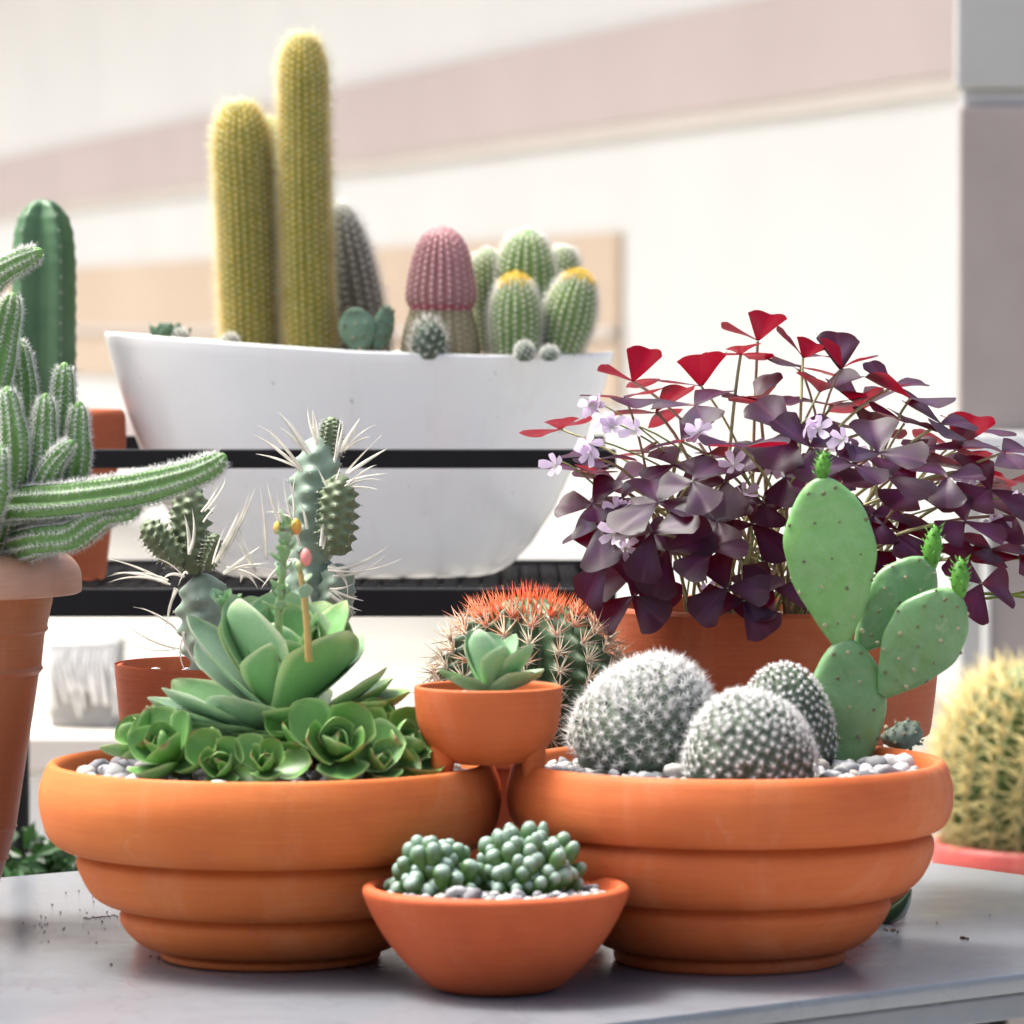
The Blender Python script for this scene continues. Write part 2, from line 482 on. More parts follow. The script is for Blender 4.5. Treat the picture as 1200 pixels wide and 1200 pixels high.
fpart('wall_panel', M_PINK, 12, 40, CAMZ - 0.75, CAMZ - 0.55, 0.03, 0.2)

fpart('added_shade_slab', M_CREAM, -3, 75, 5.0, 5.2, 2.6, 2.59)  # added overhang above the view, keeps sun off the wall so it renders dimmer

M_PIL1 = simple('grey_panel', (0.34, 0.335, 0.33), (0.39, 0.385, 0.38), 3, 0.6, 0.1, 60, 0.4)
M_PIL2 = simple('mauve_grey_panel', (0.27, 0.23, 0.22), (0.33, 0.285, 0.275), 5, 0.65, 0.15, 80, 0.4)
M_PIL3 = simple('pale_metal_trim', (0.48, 0.48, 0.49), (0.58, 0.58, 0.59), 6, 0.45, 0.1, 60, 0.5)
DP = 6.0
pil = thing('clad_pillar', (P(1250, 600, DP)[0], DP, 0), 'tall grey clad pillar with pale joint beside the pale building', 'pillar')
pb = V3(pil.location)
def ppart(name, mat, x0, x1, y0, y1, front=0.0, zlo=None, dep=0.03):
    a = P(x0, y0, DP); b_ = P(x1, y1, DP)
    z1 = a[2]; z0 = b_[2] if zlo is None else zlo
    v, f = box(((a[0] + b_[0]) / 2, DP + dep / 2 - front, (z0 + z1) / 2), (b_[0] - a[0], dep, z1 - z0), 0, 0.004)
    return obj(name, mesh_np(name, v - pb, f, smooth=False), mat, pil)
ppart('upper_panel', M_PIL1, 1125, 1700, -900, 104)
ppart('joint_strip', M_PIL3, 1129, 1696, 104, 124, -0.02)
ppart('lower_panel', M_PIL2, 1125, 1700, 124, 506)
ppart('ledge', M_PIL3, 1121, 1710, 507, 540, 0.05)
ppart('base_post', M_PIL1, 1126, 1150, 541, 900, 0.0, 0.0)
ppart('base_trim', M_WALL, 1151, 1159, 541, 900, 0.012, 0.0)
ppart('base_panel', M_PIL2, 1160, 1700, 541, 900, 0.0, 0.0)

# ------------------------------------------------------------------ table
u2 = np.array([0.788, 0.616]); v2 = np.array([0.616, -0.788])
corner_r = np.array([0.590, 3.014]); WID, LEN = 0.80, 1.7
ctr = corner_r - u2 * LEN / 2 - v2 * WID / 2
tb = thing('table', (ctr[0], ctr[1], 0), 'grey painted patio table carrying the terracotta bowls', 'table')
TA = math.atan2(u2[1], u2[0])
v, f = box((0, 0, T - 0.0065), (LEN, WID, 0.013), TA, 0.003)
obj('table_top', mesh_np('table_top', v, f, smooth=True, sharp=R(40)), M_TABLE, tb)
M_APR = simple('grey_table_edge', (0.17, 0.18, 0.20), (0.21, 0.22, 0.245), 20, 0.5, 0.05, 200)
for sx, sy, lx, ly in ((0, 1, LEN - 0.03, 0.012), (0, -1, LEN - 0.03, 0.012), (1, 0, 0.012, WID - 0.055), (-1, 0, 0.012, WID - 0.055)):
    lc = np.array([sx * (LEN / 2 - 0.012), sy * (WID / 2 - 0.012)])
    wc = (u2 * lc[0] + np.array([-u2[1], u2[0]]) * lc[1])
    v, f = box((wc[0], wc[1], T - 0.0135 - 0.008), (lx, ly, 0.016), TA, 0.002)
    obj('apron', mesh_np('apron', v, f, smooth=False), M_APR, tb)
for sx in (-1, 1):
    for sy in (-1, 1):
        top = u2 * (sx * 0.36) + np.array([-u2[1], u2[0]]) * (sy * 0.05)
        bot = u2 * (sx * 0.52) + np.array([-u2[1], u2[0]]) * (sy * 0.33)
        v, f = tube([(top[0], top[1], T - 0.014), (bot[0], bot[1], 0.0)], 0.022, 4)
        obj('leg', mesh_np('leg', v, f, smooth=False), M_BLACK, tb)

# ------------------------------------------------------------------ pots
def pot(name, loc, prof, mat, label, cat='pot', seg=112, sharp=(), group=None, n=6):
    t = obj(name, mesh_np(name, *lathe(catmull(prof, n, sharp), seg), sharp=R(38)), mat, loc=loc)
    return tag(t, label, cat, group)
def bowl_profile(sc_, pts, foot_r, thick, floor):
    """pts (px radius, px height above the foot) outer silhouette from foot to lip"""
    o = [(r * sc_, h * sc_) for r, h in pts]
    return o
# left bowl
LB = np.array([-0.1505, 2.863, T]); sL = 2.863 / FPX
ol = [(0, 0), (122, 0), (128, 2), (129, 8), (123, 12.5), (146, 16), (164, 28), (175, 42), (177, 53), (169, 63), (189, 65.5), (209, 77), (223, 100), (228, 117), (220, 128.5), (245, 133), (262, 148), (271, 180), (270.5, 205), (262, 228), (256, 232.5), (250, 230), (246, 222), (243, 205), (235, 165), (200, 110), (120, 60), (0, 55)]
pl = [(r * sL, h * sL) for r, h in ol]
pot('terracotta_bowl', LB, pl, M_TC, 'wide tiered orange terracotta bowl planted with a green rosette succulent', 'bowl', 160, (1, 4, 9, 14))
RB = np.array([0.1352, 2.852, T]); sR = 2.852 / FPX
orr = [(0, 0), (128, 0), (135, 2), (136, 12), (129, 17.5), (152, 21), (173, 38), (186, 58), (189, 70), (180, 81.5), (202, 84.5), (222, 97), (236, 120), (240, 143), (230, 156.5), (249, 160), (260, 177), (262, 204), (257, 226), (252, 235), (247, 237.5), (241, 235), (237, 226), (234, 205), (228, 170), (200, 110), (120, 60), (0, 55)]
pr = [(r * sR, h * sR) for r, h in orr]
pot('terracotta_bowl', RB, pr, M_TC2, 'wide tiered terracotta bowl holding white furry cacti and a prickly pear', 'bowl', 160, (1, 4, 9, 14))
# small bowl in front
SB = np.array([P(581, 1163, 2.724)[0], 2.724, T]); sS = 2.724 / FPX
osb = [(0, 0), (54, 0), (62, 1), (77, 7), (97, 25), (116, 47), (131, 69), (143, 91), (152, 111), (157, 126), (155.5, 133), (149, 136), (143, 133), (136, 118), (110, 70), (60, 30), (0, 26)]
pot('terracotta_bowl', SB, [(r * sS, h * .92 * sS) for r, h in osb], M_TC5, 'small smooth coral terracotta bowl packed with round baby toes leaves', 'bowl', 112, (1,))
# tall pot on the left
TPp = np.array([P(-75, 900, 3.02)[0], 3.02, T]); sT = 3.02 / FPX
def hT(y): return 1086 - y
otp = [(0, 0), (56, 0), (59, 2), (82, hT(1010)), (85, hT(1008)), (84, hT(1006)), (93, hT(972)), (95, hT(970)), (94, hT(968)), (121, hT(790)), (126, hT(784)), (124, hT(780)), (128, hT(742)), (132, hT(738)), (131, hT(733)), (137, hT(705)), (138, hT(697))]
tall = thing('plastic_pot', TPp, 'tall brown plastic pot with ridged tiers and a wide rolled pale rim', 'pot')
inner = [(120, hT(700)), (118, hT(760)), (60, 60), (0, 55)]
obj('body', mesh_np('body', *lathe([(r * sT, h * sT) for r, h in otp + inner], 96), sharp=R(30)), M_TC4, tall)
orim = [(122, hT(697)), (139, hT(696)), (168, hT(695)), (172, hT(688)), (170, hT(668)), (158, hT(652)), (140, hT(645)), (126, hT(646)), (121, hT(652)), (120, hT(690)), (122, hT(697))]
obj('rim', mesh_np('rim', *lathe(catmull([(r * sT, h * sT) for r, h in orim], 3, (1, 3)), 96), sharp=R(50)), M_RIM, tall)
# paper spine cactus pot
D3 = 3.08; s3 = D3 / FPX
PP = np.array([P(250, 900, D3)[0], D3, T])
def h3(y): return 380 + (CAMZ - T) / D3 * FPX - y
opp = [(0, 0), (84, 0), (88, 3), (106, h3(884)), (115, h3(786)), (114, h3(781)), (111, h3(779)), (107, h3(782)), (104, h3(800)), (80, 60), (0, 55)]
pot('terracotta_pot', PP, [(r * s3, h * s3) for r, h in opp], M_TC3, 'plain cylindrical reddish terracotta pot of the paper spine cactus', 'pot', 96, (1,))
# barrel cactus pot (behind)
BP = np.array([P(620, 900, D3)[0], D3, T])
obp = [(0, 0), (86, 0), (90, 3), (128, h3(905)), (136, h3(890)), (136, h3(882)), (131, h3(879)), (126, h3(882)), (120, h3(900)), (80, 60), (0, 55)]
pot('terracotta_pot', BP, [(r * s3, h * s3) for r, h in obp], M_TC3, 'terracotta pot half hidden behind the bowls, holding the orange spined barrel cactus', 'pot', 96, (1,))
# oxalis pot on an upturned pot
DO = 3.17; sO = DO / FPX
OX = P(905, 862, DO)
oop = [(0, 0), (168, 0), (180, 3), (186, 12), (194, 80), (201, 143), (201.5, 150), (198, 155), (192, 154), (190, 146), (184, 80), (172, 20), (0, 14)]
pot('terracotta_pot', OX, [(r * sO, h * sO) for r, h in oop], M_TC3, 'broad low red terracotta pot of the purple shamrock', 'pot', 112, (1,))
hz = OX[2] - T
st = [(0.0, hz - 0.012), (0.070, hz - 0.010), (0.082, 0.004), (0.084, 0.0), (0.094, 0.0), (0.095, 0.006), (0.093, 0.022), (0.088, 0.026), (0.076, hz - 0.004), (0.072, hz - 0.0005), (0.0, hz - 0.0005)]
pot('pot_stand', (OX[0], OX[1], T), st, M_TC2, 'upturned terracotta pot propping up the purple shamrock pot', 'pot', 64, (3, 4), n=4)
# little footed pot
FP = P(572, 906, 2.82); sF = 2.82 / FPX
fz = T + 0.1255                                            # underside of its bowl
fp = thing('footed_pot', (FP[0], FP[1], T + 0.1160), 'little terracotta pot on stubby feet straddling the two big bowls', 'pot')
hb = fz - (T + 0.1160)
ofp = [(0, 0), (38, 1), (56, 8), (73, 24), (82, 44), (86, 68), (87, 88), (85.5, 91.5), (82, 92), (79.5, 89), (79, 76), (76, 50), (50, 14), (0, 10)]
obj('body', mesh_np('body', *lathe(catmull([(r * sF, h * sF + hb) for r, h in ofp], 5), 80), sharp=R(50)), M_TC2, fp)
for a in (R(-155), R(-25), R(155), R(25)):
    rr_ = 57 * sF
    p0 = np.array([math.cos(a) * rr_, math.sin(a) * rr_, hb + 0.013]); p1 = np.array([math.cos(a) * (rr_ + 3 * sF), math.sin(a) * (rr_ + 3 * sF), 0.0])
    v, f = tube([p0, p0 * 0.45 + p1 * 0.55, p1], [0.0085, 0.0072, 0.0062], 20)
    obj('foot', mesh_np('foot', v, f, sharp=R(50)), M_TC2, fp)

# ------------------------------------------------------------------ pebbles
import bmesh
def pebble_mesh(k):
    bm = bmesh.new(); bmesh.ops.create_icosphere(bm, subdivisions=2, radius=1)
    r_ = random.Random(k)
    dirs = [Vector((r_.gauss(0, 1), r_.gauss(0, 1), r_.gauss(0, 1))).normalized() for _ in range(7)]
    am = [r_.uniform(0.15, 0.50) for _ in dirs]
    for v in bm.verts:
        n = v.co.normalized(); s = 1.0
        for d, a in zip(dirs, am):
            q = n.dot(d)
            if q > 0.45: s -= a * (q - 0.45) * 1.6
        v.co = n * s
        v.co.z *= 0.72; v.co.y *= 0.86
    me = bpy.data.meshes.new('pebble'); bm.to_mesh(me); bm.free()
    me.polygons.foreach_set('use_smooth', np.ones(len(me.polygons), bool))
    me.materials.append(M_PEB)
    return me
PEB = [pebble_mesh(k) for k in range(7)]
def pebble_bed(c, z, rad, rmin, rmax, count, label, avoid, visible=None):
    t = thing('pebble_bed', (c[0], c[1], z), label, 'pebbles')
    a = np.linspace(0, 2 * PI, 48, endpoint=False)
    prof = [(rad, -0.012), (rad, -0.0065), (rad * 0.5, -0.005), (0, -0.005)]
    gr = obj('gravel', mesh_np('gravel', *lathe(prof, 48)), M_GRAV, t); gr['kind'] = 'stuff'
    pts = []; tries = 0
    while len(pts) < count and tries < 40000:
        tries += 1
        r = rmin + (rmax - rmin) * random.random() ** 1.4
        q = (rad - r) * math.sqrt(random.random()); an = random.uniform(0, 2 * PI)
        x, y = q * math.cos(an), q * math.sin(an)
        if visible and not visible(x, y): continue
        if any((x + c[0] - ax) ** 2 + (y + c[1] - ay) ** 2 < (ar + r * 0.9) ** 2 for ax, ay, ar in avoid): continue
        if any((x - X) ** 2 + (y - Y) ** 2 < (0.78 * (r + rr)) ** 2 for X, Y, rr in pts): continue
        pts.append((x, y, r))
        m = Matrix.Translation((x, y, -0.004 + r * random.uniform(0.05, 0.5))) @ Matrix.Rotation(random.uniform(0, 6.3), 4, 'Z') @ Matrix.Rotation(random.uniform(-.5, .5), 4, 'X') @ Matrix.Diagonal((r, r * random.uniform(.8, 1.1), r, 1))
        obj('pebble', random.choice(PEB), None, t, matrix=m)
    return t

M1 = np.array([P(752, 897, 2.87)[0], 2.87]); M2 = np.array([P(880, 903, 2.785)[0], 2.785]); M3 = np.array([P(916, 880, 2.90)[0], 2.90])
OP = np.array([P(992, 868, 2.93)[0], 2.93])
feet = [(FP[0] + math.cos(a) * 0.033, FP[1] + math.sin(a) * 0.033, 0.0085) for a in (R(-155), R(-25), R(155), R(25))]
ZL = T + 0.1170; ZR = T + 0.1195
pebble_bed(LB, ZL, 0.127, 0.0045, 0.0108, 240, 'grey and white pebbles around the green rosette succulent', [(LB[0] + 0.008, LB[1], 0.030)] + feet)
pebble_bed(RB, ZR, 0.121, 0.0045, 0.0108, 250, 'pale grey pebbles around the white furry cacti', [(M1[0], M1[1], 0.040), (M2[0], M2[1], 0.037), (M3[0], M3[1], 0.028), (OP[0], OP[1], 0.017)] + feet)
pebble_bed(BP, T + h3(893) * s3, 0.066, 0.005, 0.008, 60, 'pale pebbles around the foot of the orange spined barrel cactus', [(BP[0], BP[1], 0.050)])
pebble_bed(SB, T + 119 * sS, 0.067, 0.004, 0.009, 110, 'white pebbles in the small smooth bowl', [(SB[0] - 0.0365, SB[1] + .006, 0.021), (SB[0] + 0.019, SB[1] + 0.014, 0.027)])
pebble_bed((FP[0], FP[1]), fz + 80 * sF, 0.038, 0.003, 0.006, 50, 'pale grit around the tiny rosette in the footed pot', [(FP[0], FP[1], 0.016)])
pebble_bed(PP, T + h3(790) * s3, 0.057, 0.004, 0.007, 70, 'pale pebbles under the paper spine cactus', [(P(255, 780, D3)[0], D3, 0.018), (P(322, 780, D3)[0], D3, 0.018)])

# ------------------------------------------------------------------ furry white cacti (fibonacci tubercles)
def fib_dome(n, hmin=-0.25):
    k = np.arange(n) + 0.5
    z = 1 - (1 - hmin) * k / n; ph = k * PI * (3 - math.sqrt(5)); r = np.sqrt(np.maximum(0, 1 - z * z))
    return np.stack([r * np.cos(ph), r * np.sin(ph), z], 1)
def furry(name, base, rx, h, tilt, n, label, nrad, lsp, body, woolly=0.35, rsp=0.00016, tub=0.0022):
    t = thing(name, base, label, 'cactus')
    d = nrm(fib_dome(n) + rng.normal(0, .018, (n, 3)))
    rz = h / 1.22
    Mt = np.array(Matrix.Rotation(tilt[0], 3, 'Y') @ Matrix.Rotation(tilt[1], 3, 'X'))
    c0 = np.array([0, 0, rz * 0.22]); ph_ = rng.uniform(0, 6, 4)
    def place(q):
        lop = 1 + .035 * np.sin(3 * q[:, 0] + ph_[0]) + .03 * np.sin(4 * q[:, 1] + ph_[1]) + .025 * np.sin(5 * q[:, 2] + ph_[2])
        return (q * lop[:, None] * np.array([rx, rx, rz])) @ Mt.T + c0
    bm = bmesh.new(); bmesh.ops.create_icosphere(bm, subdivisions=5, radius=1)
    vv = np.array([q.co[:] for q in bm.verts]); ff = [[q.index for q in fa.verts] for fa in bm.faces]; bm.free()
    k = vv @ d.T; near = k.max(1)
    ang = np.arccos(np.clip(near, -1, 1)); sp = math.sqrt(4 * PI / n * 0.625)
    hgt = np.clip(1 - ang / (sp * 0.55), 0, 1)
    v = place(vv * (1 - tub / rx * 1.2 + (tub / rx * 1.4) * hgt[:, None]))
    v[:, 2] = np.maximum(v[:, 2], 0.0002)
    obj('body', mesh_np('body', v, ff), body, t)
    p = place(d * 1.0); nn = nrm((d / np.array([rx, rx, rz])) @ Mt.T)
    ok = p[:, 2] > 0.003; p = p[ok]; nn = nn[ok]; dz = d[ok, 2]
    bp, bd = fan(p, nn, nrad, 1.22, 0.16)
    L = lsp * rng.uniform(0.75, 1.15, len(bp))
    v1, f1 = spine_geo(bp, bd, L, rsp)
    bp2, bd2 = fan(p, nn, 4, 0.45, 0.35)
    v2_, f2 = spine_geo(bp2, bd2, lsp * rng.uniform(0.6, 1.35, len(bp2)), rsp * 1.1)
    top = dz > 1 - woolly * 1.4
    bp3, bd3 = fan(p[top], nn[top], 22, 0.75, 0.4)
    v3, f3 = spine_geo(bp3, bd3, lsp * rng.uniform(0.6, 1.15, len(bp3)), rsp * 1.1)
    V_ = np.concatenate([v1, v2_, v3]); F_ = np.concatenate([f1, f2 + len(v1), f3 + len(v1) + len(v2_)])
    s = obj('spines', mesh_np('spines', V_, F_, smooth=False), M_SPWP, t); s['kind'] = 'stuff'
    # woolly dots where the needles spring
    gd = G()
    for q, n_ in zip(p, nn):
        a_, b_ = nrm(np.cross(n_, [0.3, 0.9, 0.2])), None
        b_ = np.cross(n_, a_)
        w_ = 0.0013 * (rx / 0.04)
        ring = [q + n_ * w_ * 0.3 + w_ * (math.cos(x) * a_ + math.sin(x) * b_) for x in np.linspace(0, 2 * PI, 6)[:-1]]
        gd.add(ring + [q + n_ * w_ * 1.1], [(i, (i + 1) % 5, 5) for i in range(5)])
    o = obj('areoles', gd.mesh('areoles'), M_SPWP, t); o['kind'] = 'stuff'
    return t
M_MG = body_mat('grey_green_cactus', (0.055, 0.085, 0.06), (0.10, 0.14, 0.10), 0.6, 60)
M_MG2 = body_mat('dark_green_cactus', (0.03, 0.055, 0.035), (0.07, 0.10, 0.06), 0.6, 60)
furry('furry_cactus', (M1[0], M1[1], ZR), 0.0460, 0.069, (0.30, 0.1), 380, 'largest furry white cactus with long bristles, leaning beside the footed pot', 15, 0.0074, M_MG2, 0.42, 0.00021, 0.0036)
furry('furry_cactus', (M2[0], M2[1], ZR), 0.0395, 0.054, (0.0, 0.10), 380, 'low dome shaped white cactus with a snowy crown at the bowl rim', 16, 0.0046, M_MG2, 0.40, 0.00018, 0.0032)
furry('furry_cactus', (M3[0], M3[1], ZR), 0.0330, 0.060, (0.12, 0.1), 420, 'small finely netted white cactus tucked beside the prickly pear', 16, 0.0030, M_MG2, 0.5, 0.00014, 0.0018)

# ------------------------------------------------------------------ orange spined barrel cactus
def barrel(name, base, r, h, ribs, depth, pitch, label, body, nsp, lsp, rsp, colfun, upb=0.15, rows=46, crown=False):
    t = thing(name, base, label, 'cactus')
    prof = [(0, r * 0.55)]
    for k in range(1, 15):
        q = k / 14; z = -0.75 + 1.75 * q
        prof.append((q, r * math.sqrt(max(1e-4, 1 - z * z)) if z < 0.98 else r * 0.14))
    ax = [base, V3(base) + np.array([0, 0, h * 0.5]), V3(base) + np.array([0, 0, h])]
    v, f, p, n, tt, s = column(ax, prof, ribs, depth, pitch, 0.05, 8, rows, 0.8, 0.25)
    obj('body', mesh_np('body', v - V3(base), f), body, t)
    bp, bd = fan(p, n, nsp, 1.0, 0.22, upb)
    ss = np.repeat(s, nsp)
    L = lsp * rng.uniform(0.7, 1.2, len(bp)) * np.where(ss > 0.9, 0.95, 1)
    cols = colfun(ss)
    v, f = spine_geo(bp, bd, L, rsp * rng.uniform(0.8, 1.2, len(bp)))
    cc = np.repeat(cols, 4, 0)
    o = obj('spines', mesh_np('spines', v - V3(base), f, cc, smooth=False), M_SPV, t); o['kind'] = 'stuff'
    if crown:
        k = 280; a_ = rng.uniform(0, 2 * PI, k); q = rng.uniform(0.0, 1, k) ** .7 * r * 0.62
        zt_ = h * (0.99 - 0.10 * (q / (r * .62)) ** 2)
        pc = V3(base) + np.stack([q * np.cos(a_), q * np.sin(a_), zt_ - 0.003], 1)
        dc = nrm(np.stack([q / (r * .62) * np.cos(a_) * .75, q / (r * .62) * np.sin(a_) * .75, np.ones(k)], 1) + rng.normal(0, .22, (k, 3)))
        v, f = spine_geo(pc, dc, 0.0145 * rng.uniform(.6, 1.25, k), rsp * 1.05)
        mixk = np.clip(q / (r * .62) * .9 + rng.normal(0, .2, k) - .1, 0, 1)[:, None]
        cc = np.array([.80, .09, .015]) * (1 - mixk) + np.array([.80, .30, .13]) * mixk
        o = obj('crown_spines', mesh_np('crown_spines', v - V3(base), f, np.repeat(cc, 4, 0), smooth=False), M_SPV, t); o['kind'] = 'stuff'
    # stout central needles
    bp, bd = fan(p, n, 3, 0.45, 0.2, upb)
    ss = np.repeat(s, 3)
    v, f = spine_geo(bp, bd, lsp * 1.15 * rng.uniform(0.8, 1.15, len(bp)), rsp * 1.4)
    o = obj('central_spines', mesh_np('central_spines', v - V3(base), f, np.repeat(colfun(np.minimum(1, ss + 0.04)), 4, 0), smooth=False), M_SPV, t); o['kind'] = 'stuff'
    gd = G()
    for q, n_ in zip(p, n):
        a_ = nrm(np.cross(n_, [0.3, 0.9, 0.2])); b_ = np.cross(n_, a_); w_ = r * 0.035
        ring = [q + w_ * (math.cos(x) * a_ + math.sin(x) * b_) for x in np.linspace(0, 2 * PI, 7)[:-1]]
        gd.add(ring + [q + n_ * w_ * 0.6], [(i, (i + 1) % 6, 6) for i in range(6)])
    o = obj('areoles', gd.mesh('areoles', base), M_SPW, t); o['kind'] = 'stuff'
    return t
def fero_col(s):
    n = len(s); k = np.clip((s - 0.80) / 0.16 + rng.normal(0, 0.12, n), 0, 1)[:, None]
    a = np.array([0.80, 0.70, 0.56]) * rng.uniform(0.8, 1.15, (n, 1)); b = np.array([0.80, 0.13, 0.02]) * rng.uniform(0.75, 1.1, (n, 1))
    pk = (rng.uniform(0, 1, (n, 1)) < 0.2) * np.array([[0.0, -0.22, -0.25]])
    return np.clip(a + pk, 0.02, 1) * (1 - k) + b * k
M_FB = body_mat('barrel_green', (0.035, 0.075, 0.035), (0.075, 0.13, 0.06), 0.5, 50, 0.2)
zb = T + h3(893) * s3
barrel('barrel_cactus', (BP[0], BP[1], zb - 0.008), 0.061, (893 - 700) * s3 + 0.008, 17, 0.30, 0.0112, 'round green barrel cactus with bright orange red spines at its crown', M_FB, 13, 0.0150, 0.00060, fero_col, 0.15, 60, True)

# ------------------------------------------------------------------ golden barrel behind the table, right
DG = 4.6; sG = DG / FPX
GC = P(1236, 992, DG)
def gold_col(s):
    n = len(s); k = rng.uniform(0, 1, (n, 1))
    return np.array([0.80, 0.70, 0.34]) * (1 - k) + np.array([0.72, 0.58, 0.28]) * k
M_GB = body_mat('olive_green', (0.05, 0.09, 0.02), (0.11, 0.16, 0.04), 0.6, 30)
gst = thing('plant_stool', (GC[0], GC[1], 0), 'dark stool under the golden barrel cactus pot behind the table', 'stool')
zt = GC[2] - 0.13
v, f = lathe([(0, zt - 0.02), (0.13, zt - 0.02), (0.13, zt - 0.001), (0, zt - 0.001)], 48)
obj('seat', mesh_np('seat', v, f, sharp=R(30)), M_BLACK, gst)
for k in range(4):
    a = PI / 4 + k * PI / 2
    v, f = tube([(0.09 * math.cos(a), 0.09 * math.sin(a), zt - 0.021), (0.12 * math.cos(a), 0.12 * math.sin(a), 0.0)], 0.011, 10)
    obj('leg', mesh_np('leg', v, f, sharp=R(50)), M_BLACK, gst)
rg = 140 * sG
pot('plastic_pot', (GC[0], GC[1], zt), [(0, 0), (rg * 0.72, 0), (rg * 0.75, 0.004), (rg * 0.92, 0.10), (rg * 0.93, 0.108), (rg * 1.02, 0.109), (rg * 1.05, 0.118), (rg * 1.04, 0.131), (rg * 1.0, 0.136), (rg * 0.96, 0.132), (rg * 0.93, 0.112), (0, 0.108)], M_REDPOT, 'red plastic pot with a rolled rim behind the table', 'pot', 80, (1, 4, 5))
barrel('barrel_cactus', (GC[0], GC[1], GC[2] - 0.02), 128 * sG, 222 * sG + 0.02, 24, 0.16, 0.0165, 'golden yellow spined barrel cactus blurred behind the table', M_GB, 11, 0.030, 0.0011, gold_col, 0.12, 44)

# ------------------------------------------------------------------ prickly pear
M_OP = body_mat('prickly_pear_green', (0.10, 0.26, 0.055), (0.15, 0.34, 0.09), 0.40, 22, 0.32, False, 0.10, (0.20, 0.36, 0.17), (0.30, 0.44, 0.30))
M_OPD = body_mat('prickly_pear_dull', (0.085, 0.20, 0.065), (0.13, 0.27, 0.095), 0.42, 26, 0.32, False, 0.08, (0.30, 0.34, 0.18), (0.24, 0.36, 0.25))
def pad_geo(a, b, width, thick, nrmv, taper=0.55, bulge=0.60, n=34, m=28):
    """pad from joint a to tip b, flat side facing nrmv; returns verts, faces, sample function"""
    a, b = V3(a), V3(b); L = np.linalg.norm(b - a); X = (b - a) / L
    Z = V3(nrmv) - V3(nrmv).dot(X) * X; Z = nrm(Z); Y = np.cross(Z, X)
    u = 0.5 - 0.5 * np.cos(np.linspace(0.0, PI, n))
    def hw(u):
        low = np.sin(np.clip(u / bulge, 0, 1) * PI / 2) ** 1.0
        q = np.clip((u - bulge) / (1 - bulge), 0, 1); up = 0.72 * np.sqrt(np.clip(1 - q ** 2, 0, 1)) + 0.28 * (1 - q ** 1.5)
        w_ = np.where(u < bulge, 0.16 + 0.84 * low, up)
        return width / 2 * w_
    th = thick / 2
    ang = np.linspace(0, 2 * PI, m, endpoint=False)
    W = hw(u); e = np.sqrt(np.clip(W / (width / 2), 0.0, 1))
    ca, sa = np.cos(ang), np.sin(ang)
    cx = np.sign(ca) * np.abs(ca) ** 0.8; sx = np.sign(sa) * np.abs(sa) ** 0.8
    lump = 1 + 0.05 * np.sin(u[:, None] * 9 + 2 * ang[None]) + 0.04 * np.sin(u[:, None] * 17 + 5)
    wob = 1 + 0.018 * np.sin(u[:, None] * 21 + ang[None]) 
    v = a + (u * L)[:, None, None] * X + (W[:, None] * cx[None] * wob)[..., None] * Y + (th * (0.25 + 0.75 * e)[:, None] * np.minimum(1, W / (width * .08))[:, None] * sx[None] * lump)[..., None] * Z
    f = [(i * m + j, i * m + (j + 1) % m, (i + 1) * m + (j + 1) % m, (i + 1) * m + j) for i in range(n - 1) for j in range(m)]
    f.append(tuple(range(m))[::-1])
    def samp(uu, vv, side):
        Wq = hw(np.array([uu]))[0]; q = vv
        return a + uu * L * X + q * Wq * Y + side * th * math.sqrt(max(0.02, 1 - abs(q) ** 2.5)) * 0.98 * Z, Z * side, Y * np.sign(vv)
    return v.reshape(-1, 3), f, samp
def pad(t, base, a, b, width, thick, nv, mat, rows=6, label=None):
    v, f, samp = pad_geo(a, b, width, thick, nv, n=64, m=52)
    gd = G(); sp, sdn, bumps = [], [], []
    for i in range(rows):
        uu = 0.16 + 0.76 * i / (rows - 1)
        for k in range(-2, 3):
            q = (k + 0.5 * (i % 2)) * 0.62
            for side in (1, -1):
                if abs(q) > 0.98: continue
                pnt, n_, yy = samp(uu + random.uniform(-.02, .02), q + random.uniform(-.04, .04), side)
                bumps.append((pnt, n_)); pnt = pnt + n_ * .0007
                a_ = nrm(np.cross(n_, [0.3, 0.9, 0.2])); b_ = np.cross(n_, a_); w_ = 0.0013 * random.uniform(.7, 1.3)
                ring = [pnt + w_ * (math.cos(x) * a_ + math.sin(x) * b_) for x in np.linspace(0, 2 * PI, 8)[:-1]]
                gd.add(ring + [pnt + n_ * w_ * 1.2], [(i2, (i2 + 1) % 7, 7) for i2 in range(7)], np.array([0.16, 0.17, 0.09]) if random.random() < .6 else np.array([.45, .40, .25]))
                for _ in range(2 if random.random() < .5 else 0):
                    sp.append(pnt); sdn.append(n_ + rng.normal(0, .6, 3))
    for pnt, n_ in bumps:
        d2 = ((v - pnt) ** 2).sum(1)
        v = v + n_ * (.0012 * np.exp(-d2 / .0030 ** 2) - .0007 * np.exp(-d2 / .0062 ** 2))[:, None]
    o = obj('pad', mesh_np('pad', v - V3(base), f), mat, t)
    if label: o['label'] = label
    q = obj('areoles', gd.mesh('areoles', base), M_SPV, o); q['kind'] = 'stuff'
    if sp:
        v, f = spine_geo(np.array(sp), np.array(sdn), 0.0035, 0.0002)
        q = obj('spines', mesh_np('spines', v - V3(base), f, smooth=False), M_SPW, o); q['kind'] = 'stuff'
    return o
M_BUD = leaf_mat('fresh_bud_green', (0.25, 0.5, 0.05), 0.25, 0.45)
